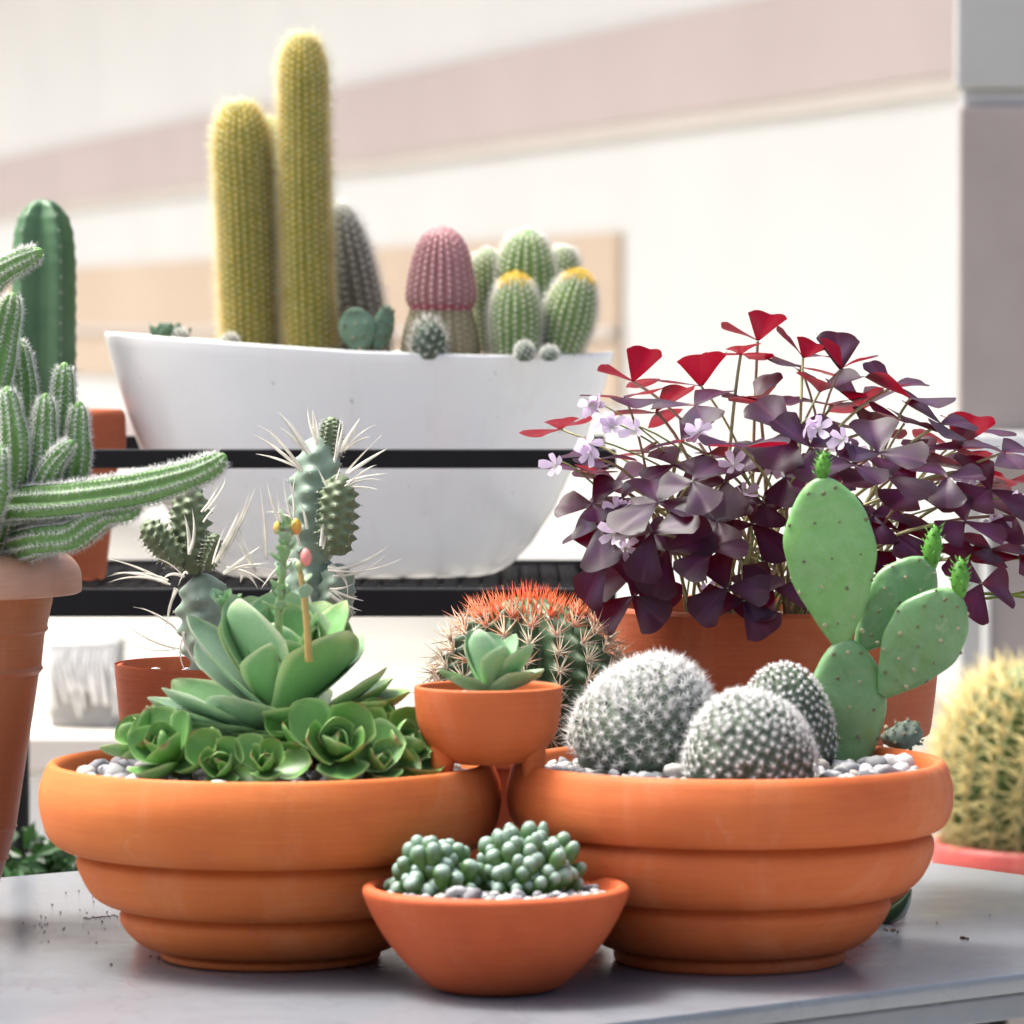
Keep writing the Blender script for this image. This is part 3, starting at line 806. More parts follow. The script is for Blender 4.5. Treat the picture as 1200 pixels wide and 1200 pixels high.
def bud(t, base, a, b, w_):
    """knobbly young shoot with pointed scale leaves"""
    a, b = V3(a), V3(b); gd = G(); col = np.array([0.13, 0.36, 0.05])
    ax = [a * (1 - k) + b * k for k in np.linspace(0, 1, 7)]
    v, f = tube(ax, w_ * np.array([0.55, .8, .95, 1, .9, .65, .2]), 10); gd.add(v, f, col * 0.85)
    X = nrm(b - a); L = np.linalg.norm(b - a)
    for k in range(26):
        s = 0.12 + 0.85 * k / 25; ph = k * 2.4
        u = nrm(np.cross(X, [0.2, 1, 0.1])); w2 = np.cross(X, u); dr = math.cos(ph) * u + math.sin(ph) * w2
        c = a + X * L * s + dr * w_ * 0.75 * math.sin(min(1, 1.15 - s * 0.8) * PI / 2)
        d_ = nrm(dr * 0.75 + X * 0.8); l = w_ * 1.0; sd_ = np.cross(d_, dr)
        sd_ = nrm(np.cross(X, dr))
        gd.add([c - sd_ * w_ * .28, c + sd_ * w_ * .28, c + d_ * l, c + dr * w_ * .2 + d_ * l * .3], [(0, 1, 3), (0, 3, 2), (3, 1, 2), (0, 2, 1)], col * rng.uniform(.9, 1.25))
    return obj('bud', gd.mesh('bud', base), M_BUD, t)
od = OP[1]
opb = np.array([OP[0], OP[1], ZR])
op = thing('prickly_pear', opb, 'bright green prickly pear with four flat pads beside the white furry cacti', 'cactus')
sc_ = od / FPX
pad(op, opb, P(994, 925, od), P(992, 748, od), 92 * sc_, 0.018, (0.05, -1, 0.1), M_OPD, 5)
pad(op, opb, P(986, 757, od), P(963, 559, od - 0.006), 108 * sc_, 0.016, (-0.15, -1, 0.25), M_OP, 5)
pad(op, opb, P(1005, 762, od + 0.012), P(1090, 656, od + 0.018), 78 * sc_, 0.013, (0.2, -1, 0.15), M_OPD, 5)
pad(op, opb, P(1034, 814, od - 0.004), P(1122, 694, od - 0.012), 92 * sc_, 0.014, (0.1, -1, 0.1), M_OPD, 6)
bud(op, opb, P(963, 562, od - 0.006), P(966, 530, od - 0.006), 9 * sc_)
bud(op, opb, P(1090, 668, od + 0.018), P(1096, 616, od + 0.018), 11 * sc_)
bud(op, opb, P(1124, 700, od - 0.012), P(1126, 655, od - 0.012), 11 * sc_)
# dull pad lying behind it
lp0 = P(1045, 850, 2.945)
lyp = thing('cactus_pad', (lp0[0], lp0[1], ZR), 'dull dark green wavy cactus pad lying beside the prickly pear', 'cactus')
M_DULL = body_mat('dull_blue_green', (0.045, 0.075, 0.055), (0.09, 0.13, 0.10), 0.6, 50, 0.3)
pad(lyp, V3(lyp.location), P(1034, 866, 2.945), P(1080, 858, 2.935), 44 * sc_, 0.014, (0.1, -0.55, 0.8), M_DULL, 4)

# ------------------------------------------------------------------ rosette succulents
def leaf_mesh(L, W, th, cup, curl, col, edge, tip=None, nu=20, nv=11, point=2.4):
    """fleshy spoon leaf along +x, upper side +z"""
    u = np.sin(np.linspace(0, 1, nu) * PI / 2) ** 0.9; v_ = np.sin(np.linspace(-1, 1, nv) * PI / 2)
    tt_ = np.clip((u - 0.66) / 0.34, 0, 1)
    w_ = np.where(u < 0.66, W * (0.36 + 0.64 * np.sin(np.clip(u / 0.66, 0, 1) * PI / 2) ** 1.4), W * (0.50 * np.sqrt(np.clip(1 - tt_ ** 2, 0, 1)) + 0.50 * (1 - tt_)) * (1 - .25 * np.clip((tt_ - .75) / .25, 0, 1)))
    w_ = np.maximum(w_, W * 0.012)
    U, Vv = np.meshgrid(u, v_, indexing='ij'); Wd = w_[:, None]
    X = L * U - 0.12 * L * curl * U ** 3
    Y = Wd * Vv
    Zc = curl * L * U ** 2 * 0.5 + cup * Wd * Vv ** 2 + 0.10 * L * np.clip(U - 0.9, 0, 1) * 2
    tk = th * (1 - Vv ** 4) * np.sqrt(np.clip(1.02 - U ** 4, 0.02, 1)) * (0.75 + 0.25 * (1 - U))
    top = np.stack([X, Y, Zc + 0.15 * tk], -1); bot = np.stack([X, Y, Zc - 0.85 * tk], -1)
    ef = np.clip((np.abs(Vv) - 0.84) / 0.12, 0, 1); ef = np.maximum(ef, np.clip((U - 0.9) / 0.1, 0, 1))
    basef = np.clip(1 - U * 2.2, 0, 1) * 0.35
    c = np.array(col) * (1 - ef[..., None]) + np.array(edge) * ef[..., None]
    c = c * (1 - basef[..., None]) + np.array([0.30, 0.42, 0.20]) * basef[..., None]
    if tip is not None:
        tf = np.clip((U - 0.93) / 0.07, 0, 1)[..., None]; c = c * (1 - tf) + np.array(tip) * tf
    nvt = nu * nv
    f = []
    for i in range(nu - 1):
        for j in range(nv - 1):
            q = i * nv + j
            f.append((q, q + nv, q + nv + 1, q + 1)); f.append((nvt + q, nvt + q + 1, nvt + q + nv + 1, nvt + q + nv))
    for i in range(nu - 1):
        a, b = i * nv, (i + 1) * nv; f.append((a, nvt + a, nvt + b, b))
        a, b = i * nv + nv - 1, (i + 1) * nv + nv - 1; f.append((a, b, nvt + b, nvt + a))
    for j in range(nv - 1):
        f.append((j, j + 1, nvt + j + 1, nvt + j)); e = (nu - 1) * nv + j; f.append((e, nvt + e, nvt + e + 1, e + 1))
    return mesh_np('leaf', np.concatenate([top.reshape(-1, 3), bot.reshape(-1, 3)]), f, np.concatenate([c.reshape(-1, 3)] * 2), True, R(75))
M_ECH = leaf_mat('rosette_leaf', (0.22, 0.42, 0.08), 0.16, 0.36, False, 0.5)
def leaf_matrix(base, phi, el, roll=0.0, s=1.0, frame=None):
    X = np.array([math.cos(phi) * math.cos(el), math.sin(phi) * math.cos(el), math.sin(el)])
    Z = np.array([-math.cos(phi) * math.sin(el), -math.sin(phi) * math.sin(el), math.cos(el)])
    Y = np.cross(Z, X)
    if roll:
        Y, Z = Y * math.cos(roll) + Z * math.sin(roll), Z * math.cos(roll) - Y * math.sin(roll)
    m = np.stack([X, Y, Z], 1)
    if frame is not None: m = frame @ m
    M_ = Matrix([list(m[0] * s) + [base[0]], list(m[1] * s) + [base[1]], list(m[2] * s) + [base[2]], [0, 0, 0, 1]])
    return M_
GL = [leaf_mesh(1, 0.42, 0.040, 0.22, 0.26, (0.21, 0.41, 0.16), (0.60, 0.70, 0.38)),
      leaf_mesh(1, 0.40, 0.038, 0.18, 0.28, (0.27, 0.47, 0.25), (0.60, 0.71, 0.46)),
      leaf_mesh(1, 0.42, 0.042, 0.26, 0.22, (0.15, 0.32, 0.10), (0.48, 0.60, 0.26))]
GP = [leaf_mesh(1, 0.38, 0.042, 0.22, 0.26, (0.27, 0.41, 0.29), (0.52, 0.63, 0.44)), leaf_mesh(1, 0.33, 0.09, 0.3, 0.35, (0.23, 0.40, 0.20), (0.52, 0.62, 0.35))]
GS = [leaf_mesh(1, 0.43, 0.12, 0.45, 0.45, (0.14, 0.30, 0.075), (0.36, 0.52, 0.20), (0.30, 0.12, 0.08)),
      leaf_mesh(1, 0.40, 0.14, 0.40, 0.5, (0.17, 0.35, 0.11), (0.38, 0.55, 0.24))]
GD = [leaf_mesh(1, 0.26, 0.07, 0.4, 0.3, (0.22, 0.10, 0.06), (0.30, 0.20, 0.10), (0.2, 0.05, 0.05)), leaf_mesh(1, 0.28, 0.07, 0.4, 0.2, (0.25, 0.20, 0.09), (0.3, 0.3, 0.13), (0.3, 0.1, 0.08))]
GB = [leaf_mesh(1, 0.30, 0.11, 0.35, 0.35, (0.24, 0.45, 0.20), (0.42, 0.58, 0.32)), leaf_mesh(1, 0.32, 0.11, 0.30, 0.3, (0.28, 0.47, 0.27), (0.48, 0.62, 0.40))]
for m_ in GL + GP + GS + GD + GB: m_.materials.append(M_ECH)
eb = np.array([LB[0] + 0.007, LB[1], ZL])
ech = thing('echeveria', eb, 'large green rosette succulent with pale leaf edges and two flower stalks', 'succulent')
# stem inside the rosette
v, f = tube([eb + [0, 0, -0.004], eb + [0, 0, 0.018], eb + [0, 0, 0.045]], [0.011, 0.010, 0.006], 12)
obj('stem', mesh_np('stem', v - eb, f), body_mat('stem_brown', (0.13, 0.10, 0.05), (0.2, 0.16, 0.08), 0.8), ech)
c0 = np.array([0, 0, 0.034])
# (azimuth deg with -90 facing the camera, elevation deg, length mm, mesh group)
MAIN = [(-84, 46, 62, 0), (-140, 56, 82, 1), (-38, 38, 78, 0), (25, 50, 84, 0), (92, 62, 82, 1), (152, 54, 84, 1), (-116, 18, 76, 3), (-66, 14, 74, 0), (-14, 26, 84, 1),
        (55, 48, 84, 0), (176, 38, 88, 3), (122, 52, 84, 0), (-162, 16, 86, 3), (-138, 4, 80, 3), (-98, 0, 66, 0), (-76, 2, 64, 0), (-42, 6, 74, 2), (-18, 8, 82, 2), (12, 20, 82, 0), (158, 18, 84, 0), (90, 22, 76, 0),
        (-176, 10, 90, 3), (-28, 12, 82, 0), (-4, 14, 88, 2), (40, 30, 82, 1), (140, 30, 82, 3), (-2, 62, 68, 0), (-112, 70, 58, 1), (35, 66, 68, 0), (135, 70, 68, 1), (75, 74, 70, 0), (-50, 72, 52, 4), (100, 82, 48, 4), (-160, 78, 48, 4)]
for az, el, ln, k in MAIN:
    me = (GL[0], GL[1], GL[2], GP[0], GP[1])[k]
    low = el < 30
    b_ = c0 + np.array([0, 0, -0.016 if low else -0.004 + el * 0.0001])
    obj('leaf', me, None, ech, matrix=leaf_matrix(b_, R(az + random.uniform(-5, 5)), R(el), random.uniform(-.12, .12), ln / 1000))
for k in range(11):
    az = -170 + k * 16 + random.uniform(-6, 6)
    o = obj('leaf', random.choice(GD), None, ech, matrix=leaf_matrix(c0 + np.array([0, 0, -0.024]), R(az), R(random.uniform(-12, 2)), random.uniform(-.5, .5), random.uniform(.05, .066)))
    o['label'] = 'withered brown red lower leaf'
def rosette(parent, world, tiltdir, tilt, n, L, meshes, name='offset_rosette', base=None, emin=6, emax=80, cen=0.0):
    """small rosette opening towards tiltdir"""
    ax = Vector((math.cos(tiltdir) * math.sin(tilt), math.sin(tiltdir) * math.sin(tilt), math.cos(tilt)))
    fr = np.array(ax.to_track_quat('Z', 'Y').to_matrix())
    w0 = V3(world)
    v, f = tube([w0 - V3(ax) * L * 0.35, w0, w0 + V3(ax) * L * 0.12], [L * .14, L * .15, L * .05], 8)
    st_ = obj(name, mesh_np(name, v - base, f), M_STEMG, parent)
    for k in range(n):
        q = k / (n - 1); el = R(emin + (emax - emin) * q ** 0.9); l = L * (1.0 - 0.58 * q)
        obj('leaf', random.choice(meshes), None, st_, matrix=leaf_matrix(w0 - base + V3(ax) * L * 0.12 * q, k * 2.39996, el, random.uniform(-.1, .1), l, fr))
    return st_
M_STEMG = body_mat('stem_green', (0.09, 0.16, 0.05), (0.14, 0.22, 0.08), 0.6)
dl = LB[1]
for px_, py_, dd, td, ti, n_, Lm in ((392, 887, -0.068, -80, 55, 14, 36), (205, 895, -0.052, -125, 45, 14, 34), (262, 905, -0.072, -95, 60, 12, 27), (312, 905, -0.078, -90, 50, 10, 24),
                                      (462, 893, -0.045, -45, 45, 14, 34), (438, 905, -0.070, -60, 50, 10, 24), (178, 880, -0.025, -170, 40, 12, 30), (350, 880, -0.055, -90, 30, 9, 26), (488, 885, -0.012, -20, 40, 12, 30), (430, 872, -0.03, -50, 30, 10, 30)):
    wpt = P(px_, py_, dl + dd); wpt[2] = max(wpt[2], ZL + 0.006)
    rosette(ech, wpt, R(td), R(ti), max(8, n_ - 3), Lm * 1.28 / 1000, GS, base=eb)
# flower stalks
M_FL = leaf_mat('flower_stalk', (0.4, 0.5, 0.2), 0.2, 0.5)
def flower_stalk(pts, r, col, buds, bracts, bcol):
    ax = catmull([P(*p) for p in pts], 6); gd = G(); v, f = tube(ax, np.linspace(r, r * .7, len(ax)), 8); gd.add(v, f, col)
    s = obj('flower_stalk', gd.mesh('flower_stalk', eb), M_FL, ech)
    for k in range(bracts):
        i = int(len(ax) * (0.30 + 0.66 * k / max(1, bracts - 1))); i = min(i, len(ax) - 1)
        obj('bract', random.choice(bcol), None, s, matrix=leaf_matrix(ax[i] - eb, k * 2.4 + random.uniform(-.3, .3), R(random.uniform(15, 70)), 0, random.uniform(.007, .013)))
    for (bx, by, w_, h_, c1, c2) in buds:
        c = P(bx, by, pts[-1][2] - 0.002); n = 10
        prof = np.array([(w_ * math.sin(PI * (0.08 + 0.9 * k / n)) ** 0.7, h_ * (k / n - 0.4)) for k in range(n + 1)])
        v, f = lathe(prof, 10); cc = np.array([np.array(c1) * (1 - k / n) + np.array(c2) * (k / n) for k in range(n + 1)]).repeat(10, 0)
        # five-lobed bud
        an = np.arctan2(v[:, 1], v[:, 0]); v[:, :2] *= (1 + 0.14 * np.cos(5 * an))[:, None]
        obj('flower_bud', mesh_np('flower_bud', v + c - eb, f, cc), M_FL, s)
flower_stalk([(326, 775, dl - .03), (327, 715, dl - .034), (333, 650, dl - .036), (338, 618, dl - .036)], 0.0028, (0.26, 0.38, 0.16), [(347, 619,   .0031, .010, (.75, .28, .12), (.9, .55, .03)), (325, 620, .0028, .008, (.7, .42, .25), (.9, .62, .05)), (336, 626, .0030, .008, (.62, .52, .40), (.8, .6, .5))], 52, GP + [GB[0]])
flower_stalk([(362, 775, dl - .05), (360, 735, dl - .054), (355, 690, dl - .056), (350, 660, dl - .056)], 0.0024, (0.55, 0.38, 0.14), [(358, 655, .0034, .011, (.80, .28, .26), (.85, .30, .30)), (351, 664, .0028, .007, (.35, .42, .2), (.45, .5, .25))], 6, GP)
rosette(ech, P(262, 712, dl + 0.03), R(-100), R(20), 9, 0.016, GB, 'tip_rosette', eb, 25, 70)
# tiny rosette in the footed pot
fb = np.array([FP[0], FP[1], fz + 79 * sF])
tiny = thing('echeveria', fb, 'tiny pale green rosette in the little footed pot', 'succulent')
v, f = tube([fb + [0, 0, -0.003], fb + [0, 0, 0.004], fb + [0, 0, 0.010]], [0.006, 0.006, 0.003], 10)
obj('stem', mesh_np('stem', v - fb, f), M_STEMG, tiny)
for az, el, ln, wk in ((-125, 66, 40, 1), (-65, 42, 36, 0), (-20, 34, 42, 0), (30, 50, 40, 1), (85, 60, 38, 1), (140, 58, 40, 1), (-175, 12, 34, 0), (-35, 10, 36, 0), (10, 8, 38, 0), (60, 25, 36, 1), (-140, 8, 30, 0)):
    obj('leaf', GB[wk], None, tiny, matrix=leaf_matrix((0, 0, 0.004), R(az), R(el), random.uniform(-.15, .15), ln / 1000))

# ------------------------------------------------------------------ baby toes in the small bowl
M_FEN = leaf_mat('baby_toe', (0.3, 0.5, 0.2), 0.2, 0.30, False, 0.5)
def toe_mesh(k):
    n = 16; prof, cols = [], []
    cap = (.70, .74, .78)[k]
    for i in range(n):
        u = i / (n - 1)
        if u < .5: rr = 0.50 + 0.50 * (u / .5) ** 1.6; z = u / .5 * cap
        else:
            q = (u - .5) / .5 * PI / 2; rr = math.cos(q) ** .85; z = cap + (1 - cap) * math.sin(q)
        prof.append((max(rr, 0.001), z * .84 * 3.4))
        a_, b_, c_ = np.array([0.14, 0.28, 0.03]), np.array([0.075, 0.16, 0.05]), np.array([0.36, 0.48, 0.42])
        w_ = min(1, max(0, (u - .25) / .25)); w2 = min(1, max(0, (u - .62) / .25))
        cc = (a_ * (1 - w_) + b_ * w_) * (1 - w2) + c_ * w2
        for j in range(16): cols.append(cc * (1 + .10 * math.sin(j * 2.9 + k)))
    v, f = lathe(prof, 16)
    m = mesh_np('toe', v, f, np.array(cols)); m.materials.append(M_FEN); return m
TOE = [toe_mesh(k) for k in range(3)]
zf = T + 117 * sS
def toes(c, rx, ry, n, label, seed, hh):
    r_ = random.Random(seed)
    t = thing('baby_toes_plant', (c[0], c[1], zf), label, 'succulent')
    for x, y, z in nrm(fib_dome(n, 0.02) + rng.normal(0, .06, (n, 3))):
        j = r_.uniform(.74, 1.08)
        tip = Vector((x * rx * j + r_.uniform(-.0012, .0012), y * ry * j, max(.004, z * hh * j)))
        root = Vector((tip.x * .45, tip.y * .45, -0.004))
        d = tip - root; L = d.length; s = r_.uniform(0.0042, 0.0060) * (1.0 if z > .2 else .88)
        m = Matrix.Translation(root) @ d.to_track_quat('Z', 'Y').to_matrix().to_4x4() @ Matrix.Rotation(r_.uniform(0, 6), 4, 'Z') @ Matrix.Diagonal((s * r_.uniform(.92, 1.08), s, L / (0.84 * 3.4), 1))
        obj('leaf', r_.choice(TOE), None, t, matrix=m)
toes((SB[0] - 0.0365, SB[1] + 0.004), 0.0280, 0.025, 62, 'smaller clump of blue green baby toes with club tips', 3, 0.035)
toes((SB[0] + 0.019, SB[1] + 0.012), 0.0360, 0.029, 96, 'taller clump of blue green baby toes beside white pebbles', 5, 0.042)

# ------------------------------------------------------------------ paper spine cactus
M_TEP = body_mat('waxy_blue_green', (0.15, 0.21, 0.165), (0.24, 0.32, 0.25), 0.5, 70, 0.2)
M_TEPD = body_mat('dark_knob_green', (0.085, 0.12, 0.06), (0.15, 0.19, 0.10), 0.55, 70, 0.2)
tb0 = np.array([PP[0], PP[1], T + h3(787) * s3])
tep = thing('paper_spine_cactus', tb0, 'grey green jointed cactus with long white papery spines', 'cactus')
def knob(a, b, r, mat, ribs, amp, pitch, dpt=0.12):
    a, b = V3(a), V3(b)
    v, f, p, n, tt, s = column([a, (a + b) / 2, b], dome(r * .6, r, 0.62, base=[(0, r * .55), (0.12, r * .85), (0.3, r), (0.6, r)]), ribs, dpt, pitch, amp, 6, 40, 0.9, 0.6)
    o = obj('joint', mesh_np('joint', v - tb0, f), mat, tep)
    return o, p, n
def glochids(o, p, n, l, r, k=5):
    bp, bd = fan(p, n, k, 0.6, 0.4)
    v, f = spine_geo(bp, bd, l * rng.uniform(.6, 1.2, len(bp)), r)
    q = obj('spines', mesh_np('spines', v - tb0, f, smooth=False), M_SPW, o); q['kind'] = 'stuff'
JT = [((253, 795, D3), (236, 672, D3), 34, M_TEP, 5, .13, 24), ((224, 672, D3), (222, 567, D3), 23, M_TEPD, 7, .2, 13), ((213, 660, D3 - .01), (168, 612, D3 - .012), 17, M_TEPD, 7, .22, 10), ((243, 668, D3 - .012), (253, 625, D3 - .016), 11, M_TEPD, 7, .2, 5),
      ((322, 795, D3), (338, 690, D3), 40, M_TEP, 5, .13, 25), ((362, 790, D3 + .01), (366, 640, D3), 33, M_TEP, 5, .13, 24), ((366, 668, D3), (374, 510, D3), 30, M_TEP, 5, .15, 23), ((389, 540, D3), (388, 488, D3), 13, M_TEPD, 8, .2, 5), ((394, 650, D3 - .022), (398, 555, D3 - .024), 22, M_TEPD, 7, .2, 13), ((392, 735, D3 - .01), (398, 660, D3 - .012), 22, M_TEP, 5, .12, 18)]
for a, b, r, m_, ribs, am, pt in JT:
    o, p, n = knob(P(*a), P(*b), r * s3, m_, ribs, am, pt * s3)
    glochids(o, p, n, 0.0022 if m_ is M_TEP else 0.0028, 0.00028, 3)
def paper(a, b, wid, sag):
    a, b = P(*a), P(*b); mid = (a + b) / 2 + np.array([sag[0], 0, sag[1]]) * s3
    c = bez(a, mid, b, 9); t_ = nrm(np.gradient(c, axis=0)); ref = nrm(rng.normal(size=3) * .5 + np.array([0, 0.2, 1]))
    side = nrm(np.cross(t_, nrm(np.array([0.15, 1, 0.1]) + 0.5 * rng.normal(size=3))))
    wv = 0.75 * wid * s3 * np.array([.8, 1, 1, .95, .85, .7, .5, .28, .04])[:, None] * .5
    nn = np.cross(t_, side) * 0.00011
    gd = G(); v = np.concatenate([c - side * wv, c + nn * 2.5, c + side * wv, c - nn]); k = len(c)
    f = []
    for i in range(k - 1):
        for q in range(4):
            A, B = q * k + i, ((q + 1) % 4) * k + i
            f.append((A, B, B + 1, A + 1))
    gd.add(v, f)
    obj('papery_spine', gd.mesh('papery_spine', tb0), M_PAPER, tep)
D4 = D3 - 0.03
for a, b, wd, sg in (
    ((362, 532, D4), (325, 482, D4), 9, (0, 6)), ((355, 550, D4), (316, 503, D4), 8, (-4, 8)), ((352, 548, D4), (306, 500, D4 - .01), 5, (-4, 14)), ((345, 546, D4), (300, 532, D4), 5, (0, 4)), ((372, 520, D4), (360, 477, D4), 7, (-4, 0)), ((372, 520, D4), (366, 480, D4), 6, (4, 0)),
    ((392, 540, D4), (402, 495, D4), 7, (4, 4)), ((398, 530, D4), (422, 490, D4), 8, (0, 0)), ((400, 530, D4), (440, 498, D4), 6, (4, 12)), ((408, 555, D4), (455, 525, D4), 7, (0, 2)), ((406, 565, D4), (454, 555, D4), 5, (0, 4)), ((406, 570, D4), (452, 564, D4), 4, (0, 10)), ((405, 572, D4), (444, 574, D4), 4, (0, 4)),
    ((352, 640, D4), (332, 560, D4), 5, (-8, 10)), ((348, 610, D4), (312, 600, D4), 4, (-4, 6)), ((340, 655, D4), (306, 690, D4 - .01), 6, (-3, 4)), ((330, 620, D4), (313, 565, D4), 5, (-3, 0)), ((345, 605, D4), (338, 560, D4), 4, (4, 0)), ((310, 655, D4), (291, 585, D4), 8, (0, 4)), ((300, 670, D4), (275, 620, D4), 6, (-8, 4)),
    ((258, 655, D4), (291, 580, D4), 10, (6, 0)), ((253, 660, D4), (280, 600, D4), 8, (2, 2)), ((262, 672, D4), (305, 640, D4), 6, (0, 0)), ((266, 668, D4), (320, 668, D4), 5, (0, 6)), ((265, 672, D4), (306, 662, D4 - .01), 4, (0, 8)), ((283, 672, D4), (302, 690, D4), 6, (2, 8)),
    ((222, 650, D4), (216, 603, D4), 7, (4, 0)), ((215, 675, D4), (186, 655, D4), 7, (0, 6)), ((216, 676, D4), (190, 680, D4 - .01), 5, (-4, 10)), ((196, 682, D4), (128, 655, D4), 5, (0, 6)), ((196, 684, D4), (132, 672, D4 - .01), 5, (-4, 10)), ((250, 560, D4), (252, 570, D4), 3, (0, 0)),
    ((236, 600, D4), (256, 568, D4), 4, (4, 0)), ((238, 612, D4), (254, 592, D4), 4, (0, 2)), ((388, 668, D4), (455, 640, D4), 7, (4, -10)), ((390, 675, D4), (452, 650, D4), 4, (4, -14)), ((384, 664, D4), (408, 692, D4), 6, (8, 8)), ((386, 690, D4), (426, 704, D4), 6, (-2, -2)), ((385, 695, D4), (424, 716, D4), 6, (-4, -4)), ((386, 690, D4), (414, 684, D4), 4, (0, -5)), ((376, 640, D4), (378, 598, D4), 7, (3, 0)), ((385, 575, D4), (372, 548, D4), 4, (0, 0)), ((392, 575, D4), (398, 548, D4), 5, (0, 0)), ((402, 585, D4), (418, 562, D4), 4, (0, 0)),
    ((208, 690, D4), (196, 725, D4), 5, (-4, 0)), ((214, 740, D4), (240, 790, D4), 5, (-10, 0)), ((205, 735, D4), (165, 712, D4), 4, (0, 4)), ((210, 760, D4), (150, 735, D4), 4, (0, -8)), ((360, 620, D4), (352, 588, D4), 5, (2, 0)), ((366, 715, D4), (358, 680, D4), 5, (0, 0))):
    paper(a, b, wd, sg)
    if random.random() < .6:
        j = lambda q, k: (q[0] + random.uniform(-k, k), q[1] + random.uniform(-k, k), q[2] + random.uniform(-.004, .004))
        paper(j(a, 4), j(b, 22), wd * random.uniform(.5, .8), (sg[0] + random.uniform(-8, 8), sg[1] + random.uniform(-8, 8)))

# ------------------------------------------------------------------ peanut cactus in the tall pot
M_PEA = body_mat('peanut_green', (0.095, 0.21, 0.045), (0.15, 0.29, 0.08), 0.5, 60, 0.15)
zp = T + hT(668) * sT
pb0 = np.array([TPp[0], TPp[1], zp])
s_o = obj('soil', mesh_np('soil', *lathe([(0, -0.01), (0.066, -0.01), (0.066, -0.001), (0.03, 0.002), (0, 0.003)], 40)), M_SOIL, loc=(TPp[0], TPp[1], zp)); tag(s_o, 'dark potting soil inside the tall brown pot', 'soil', kind='stuff')
pea = thing('peanut_cactus', pb0, 'sprawling peanut cactus with many fuzzy green finger stems', 'cactus')
DPn = 3.0
def finger(pts, r, ribs=9):
    ax = [P(x, y, d) for x, y, d in pts]; L = sum(np.linalg.norm(np.diff(np.array(ax), axis=0), axis=1)); r = r * sT
    s0 = max(0.3, 1 - 1.8 * r / L)
    wob = lambda: random.uniform(.90, 1.08)
    v, f, p, n, tt, s = column(ax, dome(r * .7, r * .72, s0, base=[(0, r * .7), (0.15, r * wob()), (.3, r * wob()), (.45, r * 1.02 * wob()), (s0 * .85, r * .9 * wob())]), ribs, 0.27, 0.0032, 0.04, 6, max(30, int(L / 0.0016)), 0.9, 0.35)
    o = obj('stem', mesh_np('stem', v - pb0, f), M_PEA, pea)
    bp, bd = fan(p, n, 13, 0.95, 0.3)
    v, f = spine_geo(bp, bd, 0.0046 * rng.uniform(.5, 1.25, len(bp)), 0.00017)
    q = obj('spines', mesh_np('spines', v - pb0, f, smooth=False), M_SPWP, o); q['kind'] = 'stuff'
for pts, r in (
    (((-60, 640, 3.02), (-10, 597, 2.97), (90, 585, 2.93), (165, 573, 2.915), (222, 557, 2.905), (248, 546, 2.90), (265, 533, 2.90)), 21),
    (((0, 650, 3.0), (45, 634, 2.95), (85, 628, 2.935), (108, 612, 2.93), (128, 600, 2.925), (150, 598, 2.92), (166, 588, 2.92)), 18),
    (((40, 640, 3.0), (68, 560, 2.99), (76, 424, 2.99)), 17), (((50, 645, 3.0), (86, 560, 2.97), (93, 470, 2.97)), 16), (((35, 640, 2.99), (50, 560, 2.96), (54, 460, 2.96)), 17), (((45, 590, 2.96), (62, 545, 2.945), (86, 516, 2.94)), 14),
    (((0, 640, 2.98), (18, 540, 2.95), (8, 452, 2.95)), 17), (((10, 640, 3.03), (28, 480, 3.02), (22, 397, 3.02)), 17), (((-30, 640, 3.02), (-10, 470, 3.0), (16, 342, 3.0)), 21), (((-70, 630, 3.02), (-60, 420, 3.0), (-10, 330, 2.98), (50, 293, 2.97)), 18),
    (((-25, 640, 2.97), (-8, 580, 2.93), (0, 520, 2.93)), 17), (((-60, 640, 3.05), (-40, 520, 3.05), (-45, 380, 3.04)), 18)):
    finger(pts, r)

# ------------------------------------------------------------------ wire shelf
D1, D2 = 3.68, 4.14
ZS = P(400, 690, D1)[2]
xl, xr = P(-60, 690, D1)[0], P(722, 690, D1)[0]
sh = thing('wire_shelf', ((xl + xr) / 2, (D1 + D2) / 2, 0), 'black metal rack shelf with mesh tray and guard rail under the white planter', 'shelf')
sb_ = V3(sh.location)
def spart(name, c, s, bev=0.0015):
    v, f = box(c, s, 0, bev); return obj(name, mesh_np(name, v - sb_, f, smooth=False), M_BLACK, sh)
HB = 33 / FPX * D1; xc = (xl + xr) / 2; W_ = xr - xl
spart('tray_rail', (xc, D1 + 0.006, ZS - HB / 2), (W_, 0.012, HB)); spart('tray_rail', (xc, D2 - 0.006, ZS - HB / 2), (W_, 0.012, HB))
spart('tray_rail', (xl + 0.006, (D1 + D2) / 2, ZS - HB / 2), (0.012, D2 - D1 - 0.025, HB)); spart('tray_rail', (xr - 0.006, (D1 + D2) / 2, ZS - HB / 2), (0.012, D2 - D1 - 0.025, HB))
zr0, zr1 = P(400, 549, D1)[2], P(400, 526.5, D1)[2]
HR = zr1 - zr0; xr2 = xr
spart('guard_rail', ((xl + xr2) / 2, D1 + 0.005, (zr0 + zr1) / 2), (xr2 - xl, 0.010, HR)); spart('guard_rail', ((xl + xr2) / 2, D2 - 0.005, (zr0 + zr1) / 2), (xr2 - xl, 0.010, HR))
spart('guard_rail', (xl + 0.005, (D1 + D2) / 2, (zr0 + zr1) / 2), (0.010, D2 - D1 - 0.021, HR))
for x in (xl + 0.009, xr - 0.009):
    for y in (D1 + 0.022, D2 - 0.022):
        v, f = tube([(x, y, 0.0), (x, y, ZS - HB - 0.0005)], 0.009, 12); obj('leg', mesh_np('leg', v - sb_, f, sharp=R(50)), M_BLACK, sh)
